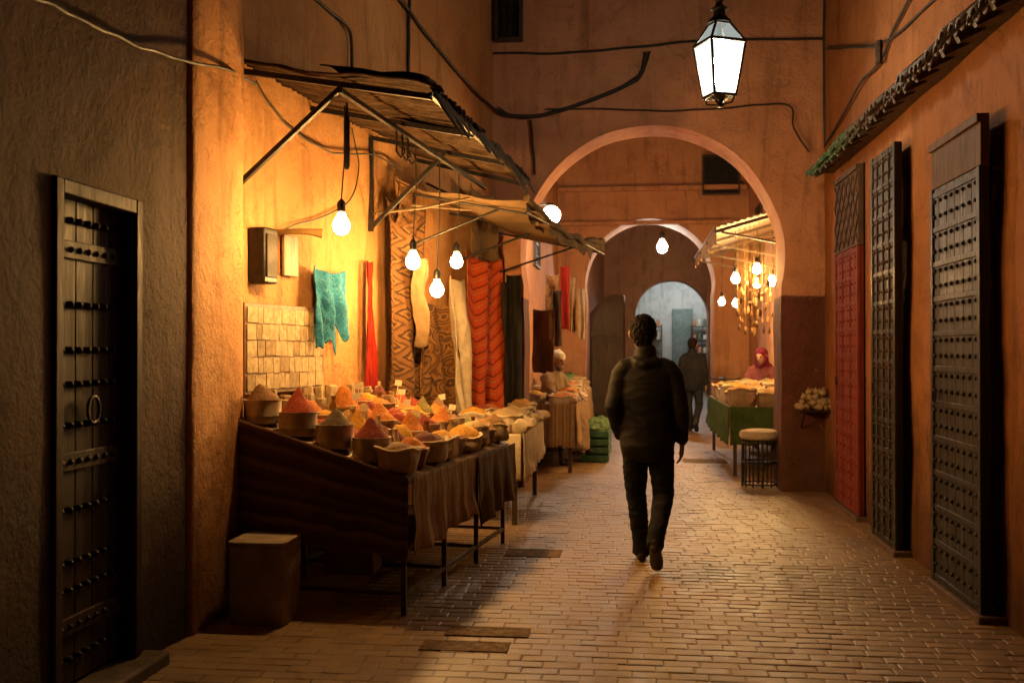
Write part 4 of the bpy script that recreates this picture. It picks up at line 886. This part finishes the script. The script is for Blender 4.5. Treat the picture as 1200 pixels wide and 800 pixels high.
def person(label,loc,rotz,J,mats,kind='walk',vox=.008,head='hair'):
    root=thing('person',label,'person',loc,None,rotz); j={k:V(v) for k,v in J.items() if k not in('yaw','pitch')}
    HM=Matrix.Translation(j['head'])@Matrix.Rotation(J.get('yaw',0),4,'Z')@Matrix.Rotation(J.get('pitch',0),4,'X')@Matrix.Diagonal((1.1,1.07,1.05,1))
    mb=MB(); headmesh(mb,HM); pe,ch,nk=j['pelvis'],j['chest'],j['neck']
    mb.loft([pe-V((0,0,.06)),pe+V((0,0,.06)),pe.lerp(ch,.5),ch,ch.lerp(nk,.6),nk],[(.15,.10),(.16,.105),(.135,.09),(.165,.11),(.14,.08),(.06,.06)],n=20)
    mb.loft([nk-V((0,0,.03)),nk.lerp(j['head'],.5),j['head']+HM.to_3x3()@V((0,-.02,-.03))],[.062,.058,.056])
    for s_ in 'LR':
        sh,el,wri=j['sh'+s_],j['el'+s_],j['wr'+s_]; mb.loft([sh,sh.lerp(el,.5),el,el.lerp(wri,.4),wri],[.055,.047,.04,.037,.026])
        handmesh(mb,wri,j['hd'+s_],j['hn'+s_],(1 if s_=='R' else -1))
        hp,kn,an,to=j['hp'+s_],j['kn'+s_],j['an'+s_],j['to'+s_]
        mb.loft([hp,hp.lerp(kn,.5),kn,kn.lerp(an,.35),an],[.085,.072,.052,.052,.036]); mb.loft([an+(an-to).normalized()*.03-V((0,0,.03)),an.lerp(to,.5)-V((0,0,.01)),to],[(.03,.03),(.036,.026),(.035,.016)])
    sculpt(mb,'body',mats['skin'],root,.006 if vox<.01 else vox,2)
    for s_ in (-1,1):
        mb=MB(); mb.lathe([(.002,-.012),(.008,-.009),(.012,0),(.008,.009),(.002,.012)],HM@V((s_*.031,.080,.01)),10); mb.build('eye',EYE,root,world=False)
    mb=MB()
    if kind=='walk':
        mb.loft([(pe.x,pe.y,pe.z-.115),(pe.x,pe.y,pe.z-.09),(pe.x,pe.y,pe.z-.02),pe.lerp(ch,.42),pe.lerp(ch,.85),ch+V((0,0,.06)),nk-V((0,0,.07)),nk-V((0,0,.01))],[(.190,.138),(.195,.146),(.192,.144),(.186,.132),(.212,.136),(.215,.120),(.16,.096),(.082,.084)],n=28)
        mb.loft([nk-V((0,0,.03)),nk+V((0,.010,.045))],[(.085,.085),(.078,.081)])
        mb.loft([nk+V((-.085,-.03,-.02)),nk+V((-.055,-.08,-.045)),nk+V((0,-.095,-.06)),nk+V((.055,-.08,-.045)),nk+V((.085,-.03,-.02))],[.022,.032,.038,.032,.022],ref=(0,0,1))
        for s_ in 'LR':
            sh,el,wri=j['sh'+s_],j['el'+s_],j['wr'+s_]; mb.loft([sh.lerp(ch,.45)+V((0,0,.07)),sh.lerp(ch,.12)+V((0,0,.012)),sh.lerp(el,.18),sh.lerp(el,.55),el,el.lerp(wri,.45),wri+(el-wri).normalized()*.02],[.07,.077,.074,.064,.057,.052,.045])
        sculpt(mb,'jacket',mats['top'],root,vox*1.1,10,wr(.0042,(6,6,16)))
    else:
        k0=(j['knL']+j['knR'])/2; a0=(j['anL']+j['anR'])/2
        mb.loft([pe-V((0,0,.1)),pe+V((0,0,.08)),pe.lerp(ch,.5),ch,ch.lerp(nk,.6),nk],[(.22,.19),(.2,.165),(.185,.15),(.215,.145),(.17,.105),(.085,.08)],n=22)
        mb.loft([pe,pe.lerp(k0,.5),k0],[(.22,.13),(.24,.11),(.22,.1)]); mb.loft([k0,k0.lerp(a0,.5),a0+V((0,0,.02))],[(.22,.1),(.23,.11),(.25,.14)])
        for s_ in 'LR':
            sh,el,wri=j['sh'+s_],j['el'+s_],j['wr'+s_]; mb.loft([sh.lerp(ch,.25)+V((0,0,.04)),sh,sh.lerp(el,.5),el,el.lerp(wri,.5),wri],[.08,.085,.08,.075,.07,.065])
        sculpt(mb,'robe',mats['top'],root,.014,3,wr(.014,(8,8,7)))
    if kind=='walk':
        mb=MB(); mb.loft([pe+V((0,0,.1)),pe,pe-V((0,0,.08))],[(.165,.115),(.174,.125),(.16,.115)])
        for s_ in 'LR':
            hp,kn,an=j['hp'+s_],j['kn'+s_],j['an'+s_]; mb.loft([hp,hp.lerp(kn,.5),kn,kn.lerp(an,.4),an.lerp(kn,.12),an-V((0,0,.03))],[.105,.093,.076,.071,.061,.065])
        sculpt(mb,'trousers',mats['legs'],root,vox*1.1,2,wr(.006,(9,9,17)))
    for s_ in 'LR':
        an,to=j['an'+s_],j['to'+s_]; ax=V((to.x-an.x,to.y-an.y,0)); ax=ax.normalized() if ax.length>.01 else V((0,1,0)); he=an-ax*.05-V((0,0,.05)) if 'he'+s_ not in j else j['he'+s_]
        mb=MB(); mb.loft([he,he.lerp(to,.3)+V((0,0,.012)),he.lerp(to,.7)+V((0,0,.004)),to],[(.036,.036),(.042,.045),(.05,.034),(.042,.026)]); mb.loft([an,an.lerp(he,.5)],[.045,.046]); sculpt(mb,'shoe',mats['shoe'],root,.008,2)
    mb=MB()
    if head=='hair':
        mb.ell((0,-.020,.048),(.088,.103,.090)); mb.ell((0,-.050,.012),(.079,.068,.075)); mb.loft([(0,-.05,-.065),(0,-.05,-.03)],[(.055,.042),(.066,.052)]); mb.xf(0,HM)
        sculpt(mb,'hair',mats['hair'],root,.005,1,lambda co,n: .008*noise.noise(co*75)+.006*noise.noise(co*28))
    elif head=='cap':
        mb.loft([(0,-.010,.045),(0,-.010,.075),(0,-.012,.105),(0,-.012,.115)],[(.082,.101),(.080,.098),(.064,.08),(.04,.05)],n=24); mb.xf(0,HM); sculpt(mb,'cap',mats['hair'],root,.007,1)
        mb=MB(); mb.loft([(0,.055,-.125),(0,.05,-.1),(0,.046,-.075)],[(.03,.03),(.05,.05),(.057,.05)]); mb.xf(0,HM); sculpt(mb,'beard',mats['beard'],root,.007,1,lambda co,n:.006*noise.noise(co*60))
    else:
        mb.ell((0,-.022,.035),(.092,.102,.092)); mb.loft([(0,-.03,-.19),(0,-.02,-.12),(0,-.03,-.05),(0,-.03,.0)],[(.15,.12),(.09,.085),(.088,.08),(.088,.08)],n=24)
        mb.loft([(-.08,.03,.02),(-.07,.06,-.08),(0,.075,-.145),(.07,.06,-.08),(.08,.03,.02)],[.022,.028,.034,.028,.022],ref=(0,1,0)); mb.xf(0,HM); sculpt(mb,'headscarf',mats['hair'],root,.008,2,wr(.006,(14,14,14)))
    return root
EYE=simple('eye_dark',(.03,.02,.015),.2)
HAIR=simple('dark_hair',(.012,.008,.006),.75,0,.4,60,.5,160,.004,spec=.12)
JACK=fabric('dark_jacket_cloth','plain',[(.0078,.0068,.0066),(.015,.013,.012)],6,rough=.65,spec=.22); JEAN=fabric('dark_jeans','plain',[(.011,.011,.0125),(.022,.022,.024)],10,rough=.9); SHOE=simple('brown_shoe',(.03,.018,.012),.5,spec=.3)
WK=dict(head=(-.03,.04,1.66),yaw=.05,pitch=-.05,neck=(-.012,-.005,1.505),chest=(0,-.01,1.30),pelvis=(0,0,.95),
 shL=(-.172,-.01,1.42),elL=(-.245,-.07,1.145),wrL=(-.19,.07,.915),hdL=(.25,.35,-.8),hnL=(1,0,.2),
 shR=(.172,-.01,1.415),elR=(.243,-.05,1.13),wrR=(.247,.045,.885),hdR=(-.05,.18,-1),hnR=(-1,.2,0),
 hpL=(-.088,0,.93),knL=(-.085,.18,.50),anL=(-.045,.24,.095),toL=(-.055,.425,.03),heL=(-.045,.195,.04),
 hpR=(.088,0,.93),knR=(.115,.06,.50),anR=(.06,-.29,.245),toR=(.07,-.15,.035),heR=(.058,-.335,.205))
mp=onZ(762,666,0)
person('man in a dark hooded jacket walking away down the alley',(mp.x-.02,mp.y+.03,0),R(-2),WK,dict(skin=SKIN,top=JACK,legs=JEAN,shoe=SHOE,hair=HAIR),'walk',.008)
F2=dict(WK); F2.update(head=(0,.03,1.64),wrL=(-.25,.05,.88),hdL=(0,.1,-1),yaw=-.3)
fp=onZ(812,506,0)
person('far walker in dark clothes beside the right hand stall',(fp.x,fp.y,0),R(-4),F2,dict(skin=SKIN,top=fabric('navy_coat','plain',[(.016,.017,.02),(.028,.03,.033)],6),legs=fabric('grey_trousers','plain',[(.022,.022,.024),(.036,.036,.038)],6),shoe=SHOE,hair=HAIR),'walk',.012)
SEAT=dict(head=(0,.10,1.43),yaw=0.,pitch=-.3,neck=(0,.045,1.28),chest=(0,.02,1.08),pelvis=(0,0,.74),
 shL=(-.185,.03,1.19),elL=(-.25,.16,.95),wrL=(-.13,.38,.92),hdL=(.4,1,-.1),hnL=(0,0,-1),shR=(.185,.03,1.19),elR=(.25,.16,.95),wrR=(.13,.38,.92),hdR=(-.4,1,-.1),hnR=(0,0,-1),
 hpL=(-.09,0,.72),knL=(-.13,.42,.68),anL=(-.12,.42,.25),toL=(-.12,.56,.2),hpR=(.09,0,.72),knR=(.13,.42,.68),anR=(.12,.42,.25),toR=(.12,.56,.2))
def hstool(label,x,y,z=.635):
    t=thing('stool',label,'stool',(x,y,0)); mb=MB(); mb.lathe([(.17,z-.035),(.18,z-.03),(.18,z),(.16,z+.005)],(x,y,0),20); mb.build('seat',BWOOD,t)
    for i in range(4):
        a_=PI/4+i*PI/2; mb=MB(); mb.tube([(x+.12*math.cos(a_),y+.12*math.sin(a_),z-.035),(x+.2*math.cos(a_),y+.2*math.sin(a_),0)],.018,8); mb.build('leg',DWOOD,t)
    mb=MB(); mb.tube([(x+.17*math.cos(q),y+.17*math.sin(q),.19) for q in [i*2*PI/20 for i in range(21)]],.012,6); mb.build('foot_ring',DWOOD,t)
vp=onY(656,420,14.0)
hstool('tall wooden stool under the seated man in the white cap',vp.x-.12,14.02)
person('seated vendor in a white cap and brown robe behind the left table',(vp.x-.12,14.02,vp.z-1.45),R(-115),SEAT,dict(skin=simple('tanned_skin',(.20,.105,.06),.55,0,.1,30,.1,200,.001),top=fabric('brown_robe','plain',[(.17,.12,.075),(.25,.18,.11)],6),shoe=SHOE,hair=simple('white_cap_cloth',(.5,.46,.38),.8),beard=simple('grey_beard',(.09,.08,.07),.9,0,.3,40,.8,150)),'seat',.010,'cap')
wp=onY(896,417,16.5); wz=wp.z-1.43
hstool('tall wooden stool under the woman in the purple headscarf',wp.x,16.62,.61+wz)
person('seated woman in a dark purple headscarf beyond the right hand table',(wp.x,16.62,wz),R(150),SEAT,dict(skin=SKIN,top=fabric('maroon_robe','plain',[(.10,.03,.034),(.15,.046,.05)],6),shoe=SHOE,hair=fabric('purple_scarf','plain',[(.065,.007,.02),(.105,.012,.034)],6)),'seat',.012,'scarf')
# ---------------------------------------------------------------- world, camera
w=bpy.data.worlds.new('World'); S.world=w; w.use_nodes=True; t=w.node_tree; bg=t.nodes['Background']
sk=nd(t,'ShaderNodeTexSky',sky_type='NISHITA',sun_disc=False,sun_elevation=R(2),sun_rotation=R(200))
mx_=mixc(t,1.0,sk.outputs[0],(1,.72,.5),'MULTIPLY'); t.links.new(mx_,bg.inputs[0]); bg.inputs[1].default_value=.002
cd=bpy.data.cameras.new('camera'); cam=bpy.data.objects.new('camera',cd); C.objects.link(cam); cam.location=CAMP; cam.rotation_euler=(R(90.477),0,R(6.65))
cd.sensor_width=36; cd.lens=36; cd.clip_end=400; cd.dof.use_dof=True; cd.dof.focus_distance=7.3; cd.dof.aperture_fstop=2.8
S.camera=cam
S.view_settings.view_transform='Standard'; S.view_settings.look='None'; S.view_settings.exposure=0
